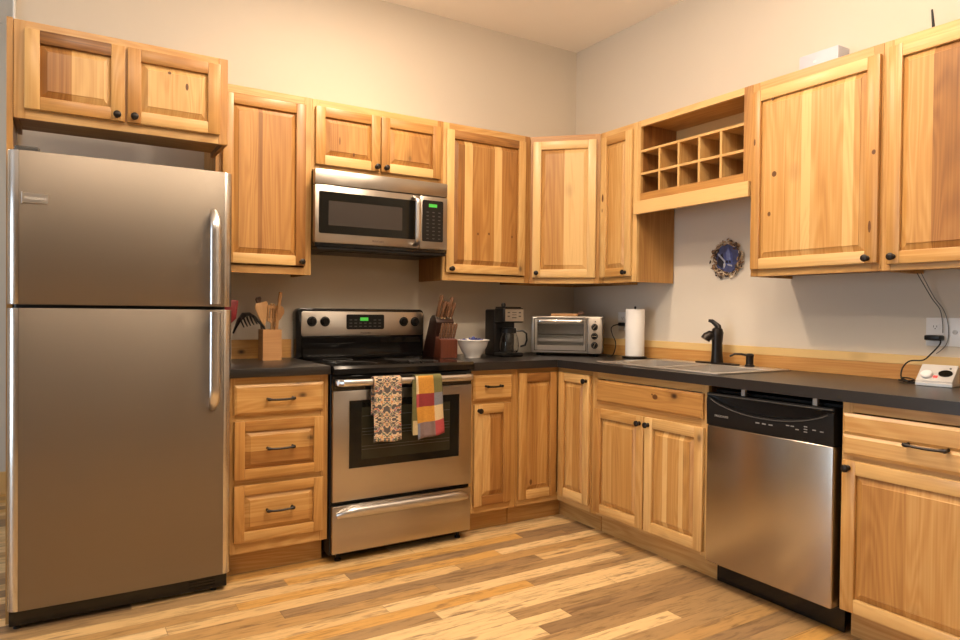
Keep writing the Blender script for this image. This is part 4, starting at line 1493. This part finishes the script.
def outlet_plate(name, label, y0, y1, z0, z1, kinds):
    t = thing(name, label, 'outlet', (-.004, (y0 + y1) / 2, z0))
    part('cover_plate', MB().box(-.006, -.0008, y1, y0, z0, z1, bev=.002, seg=2), 'plate', t)
    n = len(kinds)
    zc = (z0 + z1) / 2
    for i, k in enumerate(kinds):
        yc = y0 + (y1 - y0) * (i + .5) / n
        if k == 'duplex':
            for dz in (-.020, .020):
                part('receptacle', MB().prism(rrect(yc - .017, yc + .017, zc + dz - .014, zc + dz + .014, .008, bl=.008), -.0085, -.006, axis=0), 'plate', t)
                s_ = MB()
                for dy in (-.006, .006):
                    s_.box(-.0089, -.0085, yc + dy - .001, yc + dy + .001, zc + dz - .002, zc + dz + .006)
                s_.box(-.0089, -.0085, yc - .002, yc + .002, zc + dz - .009, zc + dz - .005)
                part('slot', s_, 'black', t)
        else:
            part('jack', MB().lathe([(.009, 0), (.009, .004), (.005, .004), (.005, .001), (0, .001)], 14, M=Matrix.Translation((-.006, yc, zc)) @ Matrix.Rotation(R(-90), 4, 'Y')), 'silver_plastic', t)
    sc_ = MB()
    for i in range(n):
        yc = y0 + (y1 - y0) * (i + .5) / n
        sc_.lathe([(.003, 0), (.003, .001), (0, .0012)], 8, M=Matrix.Translation((-.006, yc, zc)) @ Matrix.Rotation(R(-90), 4, 'Y'))
    return t


outlet_plate('outlet', 'single white wall outlet near the corner, behind the paper towels', -.455, -.541, 1.088, 1.204, ['duplex'])
outlet_plate('outlet', 'double white outlet plate above the small white device at right', -2.283, -2.428, 1.076, 1.192, ['duplex', 'jack'])


def cord(name, label, pts, r, mat, extra=None, sub=6):
    """smooth cable through points"""
    P = [Vector(p) for p in pts]
    out = []
    for i in range(len(P) - 1):
        a, b_, c_, d_ = P[max(0, i - 1)], P[i], P[i + 1], P[min(len(P) - 1, i + 2)]
        for k in range(sub):
            u = k / sub
            out.append(0.5 * ((2 * b_) + (c_ - a) * u + (2 * a - 5 * b_ + 4 * c_ - d_) * u * u + (3 * b_ - a - 3 * c_ + d_) * u ** 3))
    out.append(P[-1])
    t = thing(name, label, 'cord', pts[0])
    part('cable', MB().tube(out, r, 8), mat, t)
    return t


t = cord('power_cord', 'black toaster oven cord with a plug in the corner outlet',
         [(-.050, -.512, 1.126), (-.085, -.50, 1.118), (-.125, -.52, 1.098), (-.135, -.545, 1.06), (-.125, -.56, 1.02), (-.13, -.565, .98), (-.148, -.56, .935), (-.165, -.53, .928)], .0035, 'black')
part('plug', MB().box(-.052, -.009, -.525, -.500, 1.115, 1.138, bev=.006, seg=2), 'black', t)
t = cord('power_cord', 'black cord from the wall plug coiled beside the small white device',
         [(-.040, -2.352, 1.108), (-.042, -2.353, 1.085), (-.05, -2.325, 1.045), (-.06, -2.30, 1.018), (-.07, -2.255, 1.012), (-.085, -2.235, .985), (-.10, -2.235, .95),
          (-.12, -2.255, .930), (-.15, -2.29, .928), (-.125, -2.30, .929), (-.10, -2.265, .932), (-.115, -2.235, .935), (-.14, -2.255, .934), (-.15, -2.285, .936), (-.12, -2.295, .938), (-.095, -2.27, .942), (-.11, -2.24, .944), (-.135, -2.265, .940), (-.145, -2.30, .930), (-.15, -2.325, .934)], .0030, 'black')
part('plug', MB().box(-.052, -.009, -2.356, -2.296, 1.099, 1.121, bev=.006, seg=2), 'black', t)
cord('thin_cable', 'thin dark cable hanging from the cabinet bottom to the outlet, left strand', [(-.10, -2.290, 1.372), (-.06, -2.295, 1.33), (-.03, -2.315, 1.27), (-.018, -2.340, 1.225), (-.016, -2.350, 1.17), (-.018, -2.352, 1.130)], .0016, 'dgrey')
cord('thin_cable', 'thin dark cable hanging from the cabinet bottom past the outlet, right strand', [(-.10, -2.306, 1.372), (-.06, -2.308, 1.33), (-.03, -2.326, 1.27), (-.016, -2.352, 1.225), (-.013, -2.368, 1.17), (-.013, -2.37, 1.11), (-.018, -2.36, 1.075), (-.03, -2.335, 1.045)], .0013, 'dgrey')

# ------------------------------------------------------------------ small white device with a red display
t = thing('alarm_device', 'small white wedge-shaped device with a red glow on the counter at right', 'alarm clock', (-.165, -2.402, CZ), -82)
sd = [(-.045, 0), (.045, 0), (.045, .074), (.028, .080), (-.045, .022)]
b = MB().prism(sd, -.062, .062, axis=0, bev=.004)
part('case', b, 'casegrey', t, local=True)
part('base_strip', MB().box(-.0625, .0625, -.047, .0455, .0, .014, bev=.002), 'silver_plastic', t, local=True)
sl = math.atan2(.058, .073)
ms = Matrix.Translation((0, -.0085, .0512)) @ Matrix.Rotation(sl, 4, 'X')
k = MB().lathe([(.020, 0), (.020, .010), (.017, .013), (0, .013)], 22, M=ms @ Matrix.Translation((-.030, -.018, 0)))
part('dial', k, 'plate', t, local=True)
k = MB().lathe([(.024, 0), (.023, .004), (.018, .005), (0, .004)], 24, M=ms @ Matrix.Translation((.030, -.004, 0)) @ Matrix.Diagonal((1, .75, 1, 1)))
part('lens', k, 'glass_b', t, local=True)
part('red_light', MB().box(-.006, .008, -.030, -.018, .0003, .0022, M=ms), 'red_led', t, local=True)
part('button', MB().lathe([(.004, 0), (.004, .002), (0, .0025)], 10, M=ms @ Matrix.Translation((.040, .026, 0))), 'dgrey', t, local=True)

# ------------------------------------------------------------------ paper towels
PX, PY = -.125, -.728
t = thing('paper_towel_holder', 'round dark base and pole holding the paper towel roll', 'paper towel holder', (PX, PY, CZ))
part('base', MB().lathe([(.072, 0), (.074, .006), (.070, .011), (.012, .013), (0, .013)], 32, M=Matrix.Translation((PX, PY, CZ))), 'bronze', t)
part('pole', MB().lathe([(.006, .013), (.005, .296), (.007, .300), (.007, .306), (.004, .311), (0, .312)], 14, M=Matrix.Translation((PX, PY, CZ))), 'bronze', t)
t = thing('paper_towel_roll', 'white paper towel roll standing on its holder by the corner', 'paper towel', (PX, PY, CZ + .0135))
z0_ = CZ + .0135
pr = [(.020, 0), (.0555, 0), (.0562, .003), (.0560, .14), (.0562, .277), (.0553, .280), (.020, .280), (.020, 0)]
part('roll', MB().lathe(pr, 40, M=Matrix.Translation((PX, PY, z0_)), open=True), 'paper', t)
part('core', MB().lathe([(.0195, .001), (.0195, .279), (.0175, .279), (.0175, .001)], 24, M=Matrix.Translation((PX, PY, z0_)), open=True), 'maple', t)

# ------------------------------------------------------------------ wall plaque
t = thing('wall_plaque', 'small round wall plaque with a blue wolf picture in a rustic twig ring', 'wall decoration', (-.012, -1.292, 1.497))
MP = Matrix.Translation((-.0012, -1.292, 1.497)) @ Matrix.Rotation(R(-90), 4, 'Y')
part('picture', MB().lathe([(.078, 0), (.078, .008), (0, .009)], 40, M=MP), 'bluepic', t)
rgp = random.Random(3)
ring = MB()
pal = ((.10, .05, .025), (.045, .025, .018), (.36, .24, .13), (.20, .11, .055), (.52, .42, .30), (.07, .045, .03))
for k in range(150):
    a = rgp.random() * 2 * PI
    r_ = .088 + rgp.gauss(0, .009)
    mm = MP @ Matrix.Translation((r_ * math.cos(a), r_ * math.sin(a) * 1.0, .011 + rgp.random() * .007)) @ Matrix.Rotation(a + PI / 2 + rgp.gauss(0, .5), 4, 'Z')
    ring.ball((0, 0, 0), (.008 + rgp.random() * .010, .0035 + rgp.random() * .003, .0035), 6, M=mm, col=rgp.choice(pal))
part('twig_ring', ring, 'tint', t)
wf = MB()


def wpoly(pts, h, col):
    wf.prism(pts, h, h + .0014, col=col, M=MP @ Matrix.Rotation(R(90), 4, 'Z') @ Matrix.Diagonal((-1, 1, 1, 1)))


# x to the right of the viewer, y up
LB, WH, DK, MB_ = (.16, .20, .42), (.42, .43, .48), (.012, .012, .022), (.07, .09, .26)
wpoly([(-.062, .030), (-.030, .052), (-.018, .020), (-.030, -.030), (-.055, -.010)], .0090, DK)
wpoly([(-.018, .056), (-.004, .034), (.030, .046), (.038, .030), (.036, -.020), (.010, -.062), (-.014, -.030), (-.020, .010)], .0092, MB_)
wpoly([(-.018, .056), (-.006, .034), (-.012, .018), (-.022, .030)], .0108, WH)
wpoly([(.004, .036), (.036, .046), (.034, .036), (.006, .030)], .0108, WH)
wpoly([(.000, .010), (.024, .008), (.022, -.024), (.009, -.054), (-.004, -.030)], .0108, LB)
wpoly([(-.058, -.022), (-.014, .020), (-.008, .014), (-.052, -.030)], .0108, WH)
wpoly([(-.004, .024), (.010, .026), (.008, .012), (-.004, .010)], .0124, DK)
wpoly([(.016, .024), (.028, .026), (.026, .014), (.016, .012)], .0124, DK)
part('wolf_figure', wf, 'tint', t)

# ------------------------------------------------------------------ on top of the right cabinets
t = thing('router', 'white box on top of the cabinet right of the wine rack', 'router', (-.150, -1.88, UT + .001), -90)
part('case', MB().box(-.094, .094, -.0, .09, 0, .118, bev=.006, seg=2), 'router', t, local=True)
part('indicator', MB().box(-.022, -.010, -.0015, -.0002, .070, .080), 'plate', t, local=True)
t = thing('antenna', 'thin black antenna sticking up above the cabinet at the right edge', 'antenna', (-.12, -2.345, UT + .001))
part('foot', MB().lathe([(.02, 0), (.02, .008), (.006, .016), (0, .016)], 14, M=Matrix.Translation((-.12, -2.345, UT + .001))), 'black', t)
part('rod', MB().tube([(-.12, -2.345, UT + .015), (-.12, -2.343, UT + .08), (-.12, -2.337, 2.415)], [.006, .0055, .0035], 10), 'black', t)
